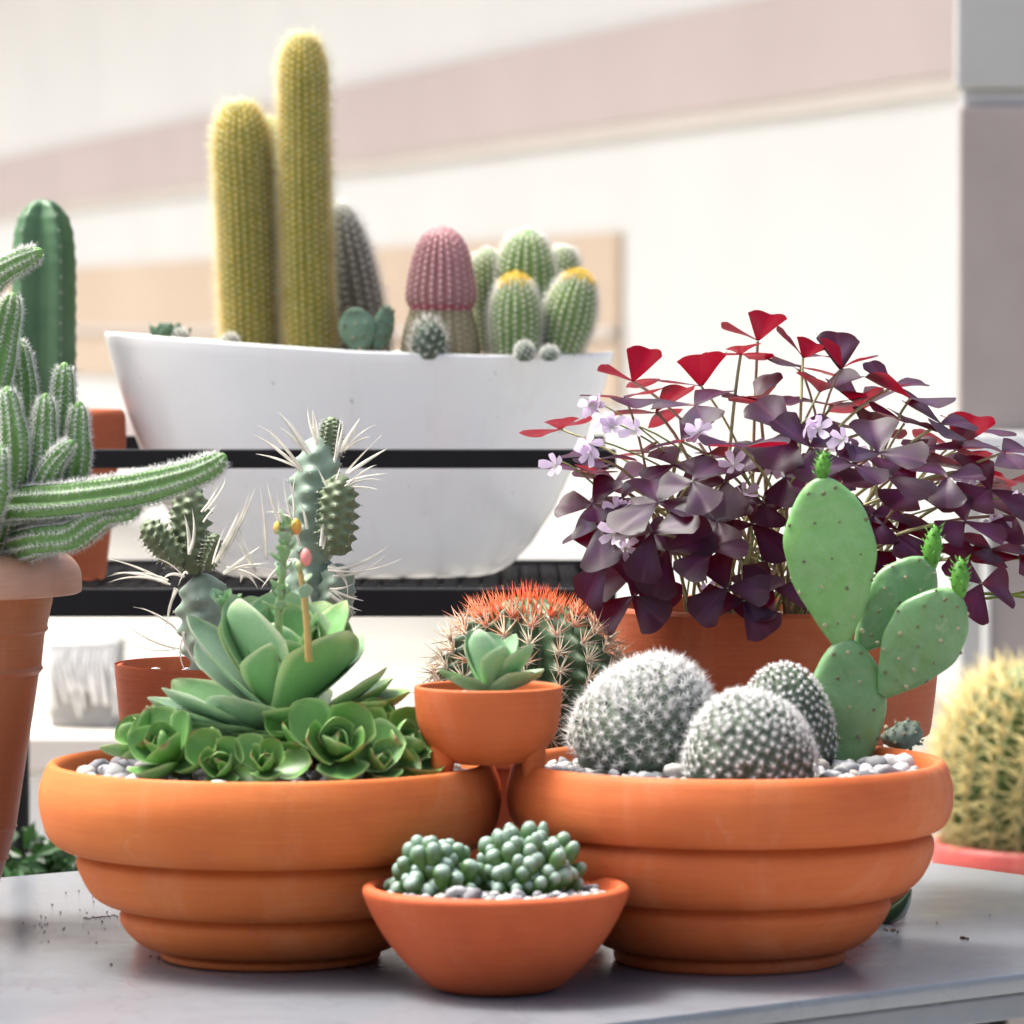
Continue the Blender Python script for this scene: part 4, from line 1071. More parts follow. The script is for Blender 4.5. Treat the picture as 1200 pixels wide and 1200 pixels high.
for x in (xl + 0.005, xr2 - 0.005):
    spart('rail_post', (x, D2 - 0.018, (ZS + zr0) / 2), (0.008, 0.008, zr0 - ZS - 0.001), 0.001)
spart('rail_post', (xl + 0.005, D1 + 0.018, (ZS + zr0) / 2), (0.008, 0.008, zr0 - ZS - 0.001), 0.001)
# expanded metal mesh: flattened diamond strands
gd = G(); cw, ch = 0.0165, 0.0175; zz = ZS - 0.003
X0, X1, Y0, Y1 = xl + 0.012, xr - 0.012, D1 + 0.012, D2 - 0.012
nx, ny = int((X1 - X0) / cw), int((Y1 - Y0) / ch)
def strand(a, b, w_, h_=0.0016):
    a, b = np.array(a), np.array(b); t = nrm(b - a); n = np.array([-t[1], t[0]]) * w_ / 2
    q = [a - n, a + n, b + n, b - n]
    vv = [(p[0], p[1], zz - h_) for p in q] + [(p[0], p[1], zz) for p in q]
    gd.add(vv, [(4, 7, 6, 5), (0, 4, 5, 1), (2, 6, 7, 3), (1, 5, 6, 2), (3, 7, 4, 0), (0, 1, 2, 3)])
for j in range(ny + 1):
    for i in range(nx):
        x = X0 + i * cw; y = Y0 + j * ch
        sg = 1 if (i + j) % 2 == 0 else -1
        a = (x, y + (0 if sg > 0 else ch)); b = (x + cw, y + (ch if sg > 0 else 0))
        if j < ny: strand(a, b, 0.0024)
ms = obj('mesh_tray', gd.mesh('mesh_tray', sb_, smooth=False), M_BLACK, sh); ms['kind'] = 'stuff'

# ------------------------------------------------------------------ white planter
DW = 3.92; sW = DW / FPX
ZSH = ZS - 0.0028
cxw = P(421, 420, DW)[0]
HBt = [(0.0, 150, 0.30), (0.02, 166, 0.3), (0.06, 182, 0.33), (0.14, 202, .36), (0.3, 229, 0.42), (0.55, 259, 0.5), (0.8, 284, 0.56), (1.0, 299, 0.60)]
def rimz(t):   # t -1..1 along the planter
    return P(400, np.interp(t, [-1, -0.9, -0.5, 0, 0.5, 0.9, 1], [390, 392, 401, 411, 416, 415, 413]), DW)[2]
def planter():
    gd = []; seg = 120; rows = []
    def ring(frac, inset=0.0, zoff=0.0):
        q = [h[0] for h in HBt]; rx = np.interp(frac, q, [h[1] for h in HBt]) * sW - inset; ry = rx * np.interp(frac, q, [h[2] for h in HBt]) * 0.62
        ry = np.interp(frac, q, [0.040, 0.043, 0.048, 0.054, 0.062, 0.071, 0.079, 0.085]) - inset
        out = []
        for k in range(seg):
            a = 2 * PI * k / seg; c, s = math.cos(a), math.sin(a)
            x = rx * np.sign(c) * abs(c) ** 0.9; y = ry * np.sign(s) * abs(s) ** 1.15
            zt_ = rimz(x / rx) - ZSH
            shx = -4 * sW * frac if False else 0
            out.append((x + (1 - frac) * (-2 * sW), y, zt_ * frac + zoff))
        return out
    rows.append([(p[0] * .02, p[1] * .02, 0.0) for p in ring(0)])
    rows.append(ring(0, 0.004)); rows.append(ring(0.012, 0.0)); 
    for fr in list(np.linspace(0.03, 0.3, 14)) + list(np.linspace(0.33, 0.99, 16)): rows.append(ring(fr))
    rows.append(ring(1.0, 0.0008)); rows.append(ring(1.0, 0.0022, 0.0006)); rows.append(ring(1.0, 0.0045, 0.0)); 
    for fr in (0.98, 0.9, 0.7, 0.4, 0.1): rows.append(ring(fr, 0.0055))
    rows.append([(p[0] * .02, p[1] * .02, p[2]) for p in ring(0.1, 0.0055)])
    v = np.array(rows).reshape(-1, 3); n = len(rows)
    i = np.arange(n - 1)[:, None]; j = np.arange(seg)[None]
    f = np.stack([i * seg + j, i * seg + (j + 1) % seg, (i + 1) * seg + (j + 1) % seg, (i + 1) * seg + j], -1).reshape(-1, 4)
    return mesh_np('boat_planter', v, f, sharp=R(60))
tag(obj('boat_planter', planter(), M_WHITE, loc=(cxw, DW, ZSH)), 'long white glossy boat shaped ceramic planter on the wire shelf', 'planter')
# soil inside, a shallow mound following the rim
sv, sf = [], []
n1, n2 = 80, 16
for i in range(n1 + 1):
    t = -1 + 2 * i / n1; x = t * 286 * sW
    hwid = 0.0755 * max(0.0, 1 - abs(t) ** 2.2) ** 0.6
    for j in range(n2 + 1):
        q = -1 + 2 * j / n2
        sv.append((x, q * hwid, rimz(t) - 0.0035 - 0.004 * q * q - 0.012 * max(0, -t - 0.3) + 0.006 * math.exp(-((t - .55) / .3) ** 2) * (1 - q * q) + random.uniform(-.0012, .0012) - ZSH))
for i in range(n1):
    for j in range(n2):
        a = i * (n2 + 1) + j; sf.append((a, a + n2 + 1, a + n2 + 2, a + 1))
M_GRIT = simple('brown_grit', (0.14, 0.09, 0.07), (0.40, 0.30, 0.26), 420, 0.95, 0.7, 600, 0.2)
tag(obj('soil', mesh_np('soil', np.array(sv), sf), M_GRIT, loc=(cxw, DW, ZSH)), 'gritty brown soil mounded inside the white planter', 'soil', kind='stuff')

def zsoil(px_): return rimz((px_ - 421) / 299) - 0.004
def crown_fill(t, p, n, s, b0, top, m_, l_, k=420, r_=.0002, name='crown_spines', spread=.55, reach=40):
    idx = np.argsort(s)[-reach:]; pick = rng.choice(idx, k); u = np.sqrt(rng.uniform(0, 1, (k, 1)))
    q = top + (p[pick] - top) * u; ax = nrm(top - b0)
    q = q + ax * (.10 * np.linalg.norm(p[pick] - top, axis=1, keepdims=True) * u * (1 - u) * 4 * .5)
    d = nrm(n[pick] * u * spread + ax * (1 - .4 * u) + rng.normal(0, .25, (k, 3)))
    v, f = spine_geo(q - ax * .0006, d, l_ * rng.uniform(.5, 1.1, k), r_)
    o = obj(name, mesh_np(name, v - b0, f, smooth=False), m_, t); o['kind'] = 'stuff'
def torch(name, bx, tx, ty, r, d, ribs, label, body, spm, spm2, lsp, base_r=None, pitch=0.0052, nsp=16, cat='cactus', mid=None, amp=0.06, depth=0.10, rsp=0.00017, topcol=None, prof=None, ncen=7):
    s_ = d / FPX
    b0 = P(bx, 420, d); b0[2] = zsoil(bx) - 0.003
    top = P(tx, ty, d)
    t = thing(name, b0, label, cat)
    L = np.linalg.norm(top - b0); r = r * s_
    br = (base_r or r / s_ * .95) * s_
    s0 = max(.25, 1 - 2.0 * r / L)
    pf = prof or dome(br, r, s0, base=[(0, br), (s0 * .5, (br + r) / 2 * 1.02)])
    m_ = (b0 + top) / 2 if mid is None else P(mid[0], mid[1], d)
    v, f, p, n, tt, s = column([b0, m_, top], pf, ribs, depth, pitch, amp, 6, max(40, int(L / 0.0018)), 0.9, 0.0)
    cols = None
    if topcol: cols = topcol(np.linspace(0, 1, 1))
    obj('body', mesh_np('body', v - b0, f), body, t)
    bp, bd = fan(p, n, nsp, 1.08, 0.22)
    v1, f1 = spine_geo(bp, bd, lsp * rng.uniform(.6, 1.2, len(bp)), rsp)
    o = obj('spines', mesh_np('spines', v1 - b0, f1, smooth=False), spm, t); o['kind'] = 'stuff'
    bp, bd = fan(p, n, ncen, 0.5, 0.3)
    v1, f1 = spine_geo(bp, bd, lsp * 1.7 * rng.uniform(.6, 1.2, len(bp)), rsp * 1.05)
    o = obj('central_spines', mesh_np('central_spines', v1 - b0, f1, smooth=False), spm2, t); o['kind'] = 'stuff'
    crown_fill(t, p, n, s, b0, top, spm2, lsp)
    gd = G()
    for q, n_ in zip(p, n):
        a_ = nrm(np.cross(n_, [0.3, 0.9, 0.2])); b_ = np.cross(n_, a_); w_ = 0.0010
        gd.add([q + w_ * (math.cos(x) * a_ + math.sin(x) * b_) for x in (0, 1.57, 3.14, 4.71)] + [q + n_ * w_ * 1.3], [(i, (i + 1) % 4, 4) for i in range(4)])
    o = obj('areoles', gd.mesh('areoles', b0), M_SPWP if spm2 is not M_SPYP else M_SPYP, t); o['kind'] = 'stuff'
    return t, p, n, s, b0
M_TO = body_mat('olive_torch', (0.22, 0.26, 0.035), (0.30, 0.33, 0.06), 0.6, 60)
M_GN = body_mat('ball_cactus_green', (0.11, 0.22, 0.05), (0.18, 0.29, 0.08), 0.55, 60)
torch('torch_cactus', 294, 281, 118, 31, 3.90, 24, 'thick golden bristled torch cactus, shorter of the tall pair in the planter', M_TO, M_SPY, M_SPYP, 0.0072, 30, 0.0054, 14, mid=(289, 270), rsp=.00017)
torch('torch_cactus', 363, 355, 40, 25, 3.885, 21, 'tallest golden bristled torch cactus standing in the white planter', M_TO, M_SPY, M_SPYP, 0.0072, 28, 0.0054, 14, mid=(357, 220), rsp=.00017)
torch('torch_cactus', 326, 316, 138, 17, 3.955, 16, 'slim golden torch cactus squeezed behind the tall pair', M_TO, M_SPY, M_SPYP, 0.0075, 20, 0.0058, 18, rsp=.00017)
M_GY = body_mat('brown_grey_green', (0.11, 0.11, 0.08), (0.18, 0.17, 0.13), 0.6, 60)
torch('bristly_cactus', 424, 398, 238, 24, 3.965, 17, 'grey bristly cone shaped cactus behind the tallest torch cactus', M_GY, M_SPW, M_SPW, 0.0062, 34, 0.0064, 12, rsp=.0002, prof=[(a, r * 3.965 / FPX) for a, r in ((0, 34), (.25, 34), (.5, 31), (.7, 26), (.85, 19), (.94, 12), (1, .3))])
# rainbow cactus with purple cap
def rainbow():
    d = 3.885; s_ = d / FPX
    b0 = P(516, 420, d); b0[2] = zsoil(516) - 0.003; top = P(518, 264, d)
    t = thing('rainbow_cactus', b0, 'two tone cactus with a purple pink cap above a pale ribbed base', 'cactus')
    q = lambda y: (420 - y) / (420 - 264)
    rp = [(0, 46), (q(400), 46), (q(380), 42), (q(365), 37), (q(358), 36), (q(355), 38.5), (q(348), 41), (q(335), 40.5), (q(318), 37.5), (q(300), 33.5), (q(285), 28), (q(275), 21), (q(269), 13), (1, 0.3)]
    v, f, p, n, tt, s = column([b0, (b0 + top) / 2, top], [(a, r * s_) for a, r in rp], 24, 0.13, 0.0052, 0.025, 6, 90, 0.9)
    sv_ = np.clip(((v - b0) @ nrm(top - b0)) / np.linalg.norm(top - b0), 0, 1)
    cap = sv_ > q(359)
    cols = np.where(cap[:, None], np.array([0.36, 0.16, 0.17]), np.array([0.30, 0.28, 0.15]))
    cols[(np.abs(sv_ - q(358)) < .02)] = (0.42, 0.07, 0.13)
    obj('body', mesh_np('body', v - b0, f, cols), body_mat('rainbow_skin', (0.25, 0.15, 0.14), (0.33, 0.22, 0.2), 0.6, 60, 0.15, True), t)
    bp, bd = fan(p, n, 14, 1.3, 0.12)
    ss = np.repeat(s, 14)[:, None]; k = np.clip((ss - q(362)) / 0.04, 0, 1); k2 = np.clip((ss - q(330)) / 0.35, 0, 1)
    lo = np.array([0.76, 0.68, 0.56]); hi = np.array([0.82, 0.66, 0.64]) * (1 - k2) + np.array([0.80, 0.50, 0.58]) * k2
    c = (lo * (1 - k) + hi * k) * rng.uniform(.85, 1.15, (len(ss), 1))
    v1, f1 = spine_geo(bp, bd, 0.0030 * rng.uniform(.7, 1.15, len(bp)), 0.0002)
    o = obj('spines', mesh_np('spines', v1 - b0, f1, np.repeat(np.clip(c, 0, 1), 4, 0), smooth=False), M_SPV, t); o['kind'] = 'stuff'
rainbow()
# ball cactus cluster
def yellow_tuft(t, p, n, s, b0, top):
    crown_fill(t, p, n, s, b0, top, M_TUFT, 0.0068, 700, .00034, 'crown_tuft', .5, 26)
M_TUFT = spine_mat('yellow_tuft', (0.85, 0.55, 0.02), 0.3)
for bx, tx, ty, r, d, lab, tuft, br in ((612, 618, 268, 34, 3.93, 'tallest pale green ball cactus rising at the middle of its cluster', False, 26), (604, 604, 322, 29, 3.875, 'stout ball cactus with a yellow tuft in front of the taller ball cactus', True, 24),
                                (652, 681, 318, 29, 3.89, 'leaning ball cactus with a yellow tuft at the planter end', True, 20), (577, 570, 290, 20, 3.94, 'narrow green ball cactus beside the purple capped cactus', False, 17), (646, 662, 288, 20, 3.965, 'small pale ball cactus at the back of its cluster', False, 16)):
    t, p, n, s, b0 = torch('ball_cactus', bx, tx, ty, r, d, 20, lab, M_GN, M_SPYP, M_SPWP, 0.0050, br, 0.0050, 12, rsp=.00017)
    if tuft: yellow_tuft(t, p, n, s, b0, P(tx, ty, d))
# little plants in the planter
def tiny_cactus(px_, py_, r, d, label, tubn=70, lsp=.006, nsp=6, col=None, hgt=1.3):
    s_ = d / FPX; b0 = P(px_, 420, d); b0[2] = zsoil(px_) - 0.001
    t = thing('tiny_cactus', b0, label, 'cactus'); r = r * s_
    dd = fib_dome(tubn, -0.4)
    bm = bmesh.new(); bmesh.ops.create_icosphere(bm, subdivisions=4, radius=1)
    vv = np.array([q.co[:] for q in bm.verts]); ff = [[q.index for q in fa.verts] for fa in bm.faces]; bm.free()
    ang = np.arccos(np.clip((vv @ dd.T).max(1), -1, 1)); sp = math.sqrt(4 * PI / tubn * .7)
    hh = np.clip(1 - ang / (sp * .6), 0, 1)
    cz = np.array([0, 0, r * hgt * .6])
    v = vv * (0.8 + 0.28 * hh[:, None]) * np.array([r, r, r * hgt]) + cz; v[:, 2] = np.maximum(v[:, 2], 0)
    obj('body', mesh_np('body', v, ff), col or M_MG2, t)
    p = dd * np.array([r, r, r * hgt]) * 1.05 + cz; ok = p[:, 2] > 0.002
    bp, bd = fan(p[ok], nrm(dd[ok]), nsp, 0.7, .3, 0.3)
    v, f = spine_geo(bp, bd, lsp * rng.uniform(.6, 1.2, len(bp)), .0003)
    o = obj('spines', mesh_np('spines', v, f, smooth=False), M_SPW, t); o['kind'] = 'stuff'
tiny_cactus(502, 400, 20, 3.845, 'small dark knobbly cactus with white spines before the purple capped cactus', 60, .009, 5, None, 1.45)
tiny_cactus(615, 400, 11, 3.835, 'little woolly cactus at the foot of the stout ball cactus', 60, .004, 9, M_MG, 1.25)
tiny_cactus(644, 405, 10, 3.84, 'little grey spiny cactus at the foot of the leaning ball cactus', 60, .004, 8, M_MG, 1.0)
tiny_cactus(270, 400, 10, 3.865, 'tiny grey cactus at the foot of the shorter torch cactus', 40, .004, 8, M_GY, 1.0)
ob = P(434, 420, 3.86); ob[2] = zsoil(434)
so = thing('prickly_pear', ob, 'little blue green prickly pear with two round pads in the white planter', 'cactus')
M_OPB = body_mat('blue_green_pad', (0.10, 0.19, 0.12), (0.16, 0.25, 0.17), 0.5, 60, 0.2)
pad(so, ob, P(424, 418, 3.86), P(414, 360, 3.86), 44 * sW, .010, (-.1, -1, .1), M_OPB, 4)
pad(so, ob, P(440, 418, 3.865), P(455, 358, 3.865), 27 * sW, .009, (.5, -1, .1), M_OPB, 4)
hb_ = P(196, 400, 3.90); hb_[2] = zsoil(196) - 0.006
hw = thing('haworthia', hb_, 'small dark rosette of pointed leaves in the planter corner', 'succulent')
GH = [leaf_mesh(1, .3, .2, .2, .5, (0.08, .17, .10), (.2, .3, .22))]; GH[0].materials.append(M_ECH)
v, f = tube([hb_, hb_ + [0, 0, .006], hb_ + [0, 0, .01]], [.005, .005, .003], 8); obj('stem', mesh_np('stem', v - hb_, f), M_STEMG, hw)
for k in range(16): obj('leaf', GH[0], None, hw, matrix=leaf_matrix((0, 0, .004), k * 2.4, R(20 + 3.6 * k), 0, .026 - .0006 * k))
tiny_cactus(212, 395, 9, 3.885, 'pale spiny button cactus beside the pointed leaf rosette in the planter corner', 40, .004, 9, M_GY, 1.2)

# ------------------------------------------------------------------ columnar cactus on the shelf
DC = 3.90; sC = DC / FPX
CP = np.array([P(60, 672, DC)[0], DC, ZSH])
pot('terracotta_pot', CP, [(0, 0), (0.042, 0), (0.046, 0.002), (0.056, 0.085), (0.0575, 0.098), (0.062, 0.100), (0.0635, 0.108), (0.0635, 0.134), (0.061, 0.141), (0.057, 0.1415), (0.054, 0.136), (0.050, 0.09), (0.03, 0.05), (0, 0.05)], M_TC3, 'terracotta pot of the columnar cactus on the wire shelf', 'pot', 80, (1, 4))
tag(obj('soil', mesh_np('soil', *lathe([(0, -.01), (.048, -.01), (.051, 0.0), (0, .003)], 32)), M_SOIL, loc=(CP[0], CP[1], ZSH + .122)), 'dark soil around the columnar cactus', 'soil', kind='stuff')
cb = np.array([P(50, 480, DC)[0], DC, ZSH + 0.124])
ce = thing('columnar_cactus', cb, 'smooth green columnar cactus with bold rounded ribs', 'cactus')
M_CE = body_mat('cereus_green', (0.05, 0.125, 0.055), (0.09, 0.185, 0.085), 0.45, 30, 0.12, False, 0.05)
r = 40 * sC; top = P(50, 234, DC)
rp = [(0, r * .92), (.3, r), (.72, r * 1.0), (.85, r * .93), (.92, r * .80), (.97, r * .55), (.99, r * .36), (1, r * .15)]
v, f, p, n, tt, s = column([cb, (cb + top) / 2, top], rp, 5, 0.46, .013, 0.012, 16, 110, 0.62, 0.0, False)
obj('body', mesh_np('body', v - cb, f), M_CE, ce)
bp, bd = fan(p, n, 6, .8, .3)
v, f = spine_geo(bp, bd, .003, .0002); o = obj('spines', mesh_np('spines', v - cb, f, smooth=False), M_SPW, ce); o['kind'] = 'stuff'

# ------------------------------------------------------------------ purple shamrock
def ox_leaflet(k):
    r_ = random.Random(k); nu, nv = 12, 13
    fold = r_.uniform(0.12, 0.5); curl = r_.uniform(-.22, .05)
    vs, cs = [], []
    for i in range(nu):
        u = i / (nu - 1)
        for j in range(nv):
            q = -1 + 2 * j / (nv - 1)
            hw_ = 0.60 * (0.04 + u) ** 0.92 if u < .75 else 0.60 * (.79 ** .92 + 0.10 * (u - .75))
            corner = max(0, (u - .72) / .28)
            yy = q * hw_ * (1 - .13 * corner ** 2 * abs(q) ** 3)
            xx = u * (1 - .17 * corner * 0) - 0.03 * corner ** 2 * (1 - abs(q)) ** 2 - .17 * corner * abs(q) ** 3
            zz_ = fold * math.sqrt(yy * yy + .004) + curl * xx * xx - .25 * yy * yy + 0.012 * math.sin(6 * u + 3 * q + k)
            vs.append((xx, yy, zz_))
            e = r_.uniform(.85, 1.15); ctr_ = math.exp(-((u - .5) / .25) ** 2 - (abs(q) - .35) ** 2 / .08)
            c = np.array([0.013, 0.005, 0.020]) * e + ctr_ * np.array([0.026, 0.007, 0.038])
            if abs(q) < .05: c = c + np.array([.04, .01, .03])
            cs.append(c)
    f = [(i * nv + j, (i + 1) * nv + j, (i + 1) * nv + j + 1, i * nv + j + 1) for i in range(nu - 1) for j in range(nv - 1)]
    m = mesh_np('leaflet', np.array(vs), f, np.array(cs)); m.materials.append(M_OX); return m
M_OX = leaf_mat('purple_shamrock_leaf', (0.40, 0.004, 0.022), 0.24, 0.42, False, 0.28)
OXM = [ox_leaflet(k) for k in range(8)]
M_STK = leaf_mat('pale_stalk', (0.4, 0.4, 0.15), 0.2, 0.5)
M_PET = leaf_mat('lilac_petal', (0.75, 0.60, 0.85), 0.45, 0.5)
def petal():
    gd = G(); n = 6; vs, cs = [], []
    for i in range(n):
        u = i / (n - 1); wv = .05 + .22 * math.sin(min(1, u * 1.15) * PI * .62) ** 1.4
        if u > .85: wv *= .8
        for q in (-1, 0, 1):
            vs.append((u, q * wv, .25 * u * u - .12 * (1 - abs(q)) * wv + (.35 * u if u < .4 else .14)))
            cs.append(np.array([.70, .60, .74]) if u > .3 else np.array([.55, .60, .45]))
    f = [(i * 3 + j, (i + 1) * 3 + j, (i + 1) * 3 + j + 1, i * 3 + j + 1) for i in range(n - 1) for j in range(2)]
    m = mesh_np('petal', np.array(vs), f, np.array(cs)); m.materials.append(M_PET); return m
PET = petal()
zso = OX[2] + 138 * sO
tag(obj('soil', mesh_np('soil', *lathe([(0, -.012), (.105, -.012), (.109, -.002), (.05, .002), (0, .003)], 48)), M_SOIL, loc=(OX[0], OX[1], zso)), 'dark soil in the purple shamrock pot', 'soil', kind='stuff')
oxb = np.array([OX[0], OX[1], zso])
ox = thing('purple_shamrock', oxb, 'bushy purple shamrock plant with triangular leaves and pale lilac flowers', 'plant')
HUBS = [(657, 503, 0), (733, 462, 1), (742, 440, 4), (770, 478, 1), (822, 445, 4), (868, 410, 1), (888, 392, 4), (941, 412, 4), (938, 425, 1), (890, 466, 4), (985, 425, 4), (1042, 448, 4), (1066, 462, 1), (1140, 500, 1), (1092, 535, 4), (1015, 500, 1), (1060, 490, 1), (975, 470, 1),
        (925, 505, 2), (870, 520, 1), (800, 512, 1), (790, 545, 2), (850, 565, 2), (722, 560, 1), (695, 592, 2), (770, 590, 2), (840, 612, 2), (920, 560, 2), (1000, 545, 2), (1070, 575, 2), (1110, 560, 2), (1130, 612, 2), (1162, 645, 2), (1150, 685, 3), (1092, 640, 2), (1022, 605, 2), (832, 645, 2), (783, 645, 3), (748, 668, 3), (712, 655, 3),
        (742, 700, 3), (872, 705, 3), (905, 690, 3), (852, 690, 3), (812, 565, 2), (882, 615, 2), (1180, 560, 1), (1188, 605, 2), (1102, 492, 1), (1030, 532, 2), (950, 525, 2), (760, 525, 1), (702, 532, 1), (684, 548, 1), (1052, 622, 2), (1002, 645, 2), (1196, 655, 2), (960, 452, 4), (1142, 545, 1), (1082, 520, 1),
        (810, 620, 2), (700, 620, 3), (1040, 560, 2), (1120, 520, 4), (1160, 575, 2), (850, 530, 1), (905, 470, 1), (1010, 470, 4), (1175, 525, 1), (765, 625, 3), (965, 580, 2), (895, 590, 2), (1060, 535, 1), (730, 585, 2), (815, 470, 1)]
def stalk_to(hub, r, col, parent, name, out=0.6):
    a_ = random.uniform(0, 2 * PI); rr_ = 0.07 * math.sqrt(random.random())
    root = oxb + np.array([math.cos(a_) * rr_, math.sin(a_) * rr_ * .8, -0.003])
    root[0] += (hub[0] - oxb[0]) * 0.2
    q = root - oxb; l_ = math.hypot(q[0], q[1])
    if l_ > .095: root[:2] = oxb[:2] + q[:2] * .095 / l_
    mid = root * .45 + hub * .55 + np.array([-(hub[0] - root[0]) * .22, -(hub[1] - root[1]) * .22, 0.025 + .02 * random.random()])
    if hub[2] < oxb[2] + .04: mid = (root + hub) / 2 + np.array([0, 0, .07])
    ax = bez(root, mid, hub, 12); gd = G(); v, f = tube(ax, np.linspace(r, r * .75, 12), 6); gd.add(v, f, col)
    return obj(name, gd.mesh(name, oxb), M_STK, parent), ax
for hx, hy, kd in HUBS:
    u = (hx - 905) / 290; vv_ = (hy - 560) / 200
    rr_ = max(0.0, 1 - u * u - vv_ * vv_ * .7) ** .5
    if kd == 3: dd = DO - 0.105 - 0.05 * random.random()
    elif kd == 2: dd = DO - (0.05 + 0.10 * rr_) * random.uniform(.5, 1.1)
    elif kd == 4: dd = DO + random.uniform(-.03, .06)
    else: dd = DO + random.uniform(-.10, .05) * (.4 + rr_)
    if kd == 4: hy += 8
    if kd == 1: hy += 6
    hub = P(hx, hy, dd)
    if 930 < hx < 1130 and hy > 560: hub = P(hx, hy, max(dd, DO - 0.07))
    st_, ax = stalk_to(hub, random.uniform(.0011, .0016), np.array([.50, .48, .26]) * random.uniform(.8, 1.15) if random.random() < .75 else np.array([.36, .22, .16]), ox, 'leaf_stalk')
    size = random.uniform(.0265, .0355) * (1.05 if kd == 3 else 1.0)
    outw = np.array([hub[0] - oxb[0], (hub[1] - oxb[1])]); on = outw / max(1e-3, np.linalg.norm(outw))
    tl = {0: .5, 1: .25, 2: .5, 3: .95, 4: .2}[kd] * random.uniform(.5, 1.2)
    up = Vector((on[0] * math.sin(tl) + random.uniform(-.2, .2), on[1] * math.sin(tl) - (.35 if kd in (2, 3) else 0.0) + random.uniform(-.2, .2), math.cos(tl))).normalized()
    fr = np.array(up.to_track_quat('Z', 'Y').to_matrix())
    a0 = random.uniform(0, 2 * PI)
    for k in range(3):
        el = {0: .1, 1: random.uniform(-.1, .3), 2: random.uniform(-.2, .15), 3: random.uniform(-.45, -.05), 4: random.uniform(.2, .75)}[kd]
        obj('leaflet', random.choice(OXM), None, st_, matrix=leaf_matrix(hub - oxb, a0 + k * 2 * PI / 3 + random.uniform(-.2, .2), el, random.uniform(-.2, .2), size * random.uniform(.9, 1.1), fr))
FLW = [(700, 478, 2), (716, 500, 2), (745, 505, 1), (652, 545, 1), (720, 625, 3), (735, 605, 3), (705, 640, 2), (872, 580, 1), (818, 505, 2), (1142, 560, 2), (945, 498, 2), (988, 515, 2), (1166, 622, 2), (828, 690, 1), (1190, 590, 2), (905, 545, 2), (690, 520, 2), (1000, 530, 2), (860, 545, 1), (960, 545, 1), (1110, 580, 1)]
for fx, fy, n_ in FLW:
    dd = DO - 0.09 - 0.05 * random.random() if fx < 1000 and fy > 480 else DO - 0.06
    hub0 = P(fx, fy, dd)
    st_, ax = stalk_to(hub0 + np.array([0, 0, .004]), .0008, (.32, .38, .16), ox, 'flower_stalk')
    for q in range(n_):
        c = hub0 + np.array([random.uniform(-.009, .009), random.uniform(-.008, .008), random.uniform(-.010, .006)]) * (q > 0)
        d_ = Vector((random.uniform(-.8, .8), random.uniform(-1.2, -.3), random.uniform(-.5, .8))).normalized()
        fr = np.array(d_.to_track_quat('Z', 'Y').to_matrix()); a0 = random.uniform(0, 6.3)
        for k in range(5):
            obj('petal', PET, None, st_, matrix=leaf_matrix(c - oxb, a0 + k * 2 * PI / 5, random.uniform(.1, .35), 0,   .0100 * random.uniform(.8, 1.15), fr))
# thin young shoots trailing right
for a, b, c in (((1100, 700, DO), (1150, 690, DO - .03), (1215, 702, DO - .05)), ((1085, 705, DO), (1150, 706, DO - .03), (1220, 690, DO - .06))):
    gd = G(); v, f = tube(bez(P(*a), P(*b), P(*c)), .0012, 6); gd.add(v, f, (.30, .42, .10)); obj('runner', gd.mesh('runner', oxb), M_STK, ox)

# ------------------------------------------------------------------ things behind, far left
DB = 5.2; sB = DB / FPX
lw0, lw1 = P(-200, 862, DB), P(520, 862, DB)
ledge = thing('garden_wall', ((lw0[0] + lw1[0]) / 2, DB + .1, 0), 'low white garden wall behind the table', 'wall')
v, f = box((0, 0, lw0[2] / 2 - .02), (lw1[0] - lw0[0], .20, lw0[2] - .04), 0, .004); obj('wall', mesh_np('wall', v, f, smooth=False), M_WALL, ledge)
v, f = box((0, 0, lw0[2] - .0195), (lw1[0] - lw0[0] + .03, .24, .039), 0, .004); obj('coping', mesh_np('coping', v, f, smooth=False), M_CREAM, ledge)
# white fringed basket on that wall
M_FR = simple('white_cord', (.66, .66, .65), (.80, .80, .79), 60, .8); M_FRG = simple('grey_weave', (.26, .26, .25), (.34, .34, .33), 60, .8)
bk = P(100, 860, DB + .09); bk[2] = lw0[2]
bas = thing('fringed_basket', bk, 'blurred grey basket with hanging white fringe on the low wall', 'basket')
wx, hx_ = 40 * sB, 105 * sB
v, f = box((0, .03, hx_ / 2), (wx * 2, .06, hx_), R(-8), .004); obj('body', mesh_np('body', v, f, smooth=False), M_FRG, bas)
for k in range(15):
    x = -wx + 2 * wx * (k + .5) / 15; yb = -.004 + .03 * 0 - math.sin(R(8)) * x
    l_ = hx_ * random.uniform(.45, .85); x2 = x + random.uniform(-.006, .008)
    v, f = tube(catmull([(x, yb - .003, hx_ * .96), (x - .003, yb - .008, hx_ * .96 - l_ * .4), (x2 + .003, yb - .006, hx_ * .96 - l_)], 4), .0022, 6)
    obj('fringe', mesh_np('fringe', v, f), M_FR, bas)
v, f = tube([(-wx, -.006 + math.sin(R(8)) * wx, hx_ * .97), (wx, -.006 - math.sin(R(8)) * wx, hx_ * .97)], .004, 8); obj('top_cord', mesh_np('top_cord', v, f), M_FR, bas)
# small orange pot further along the wall
ot = P(168, 860, DB + .1); ot[2] = lw0[2]
pot('terracotta_pot', ot, [(0, 0), (.022, 0), (.024, .002), (.032, .095), (.034, .12), (.034, .128), (.031, .13), (.029, .125), (.02, .03), (0, .03)], M_TC3, 'small blurred orange pot standing on the low wall', 'pot', 40, (1,)) if False else None
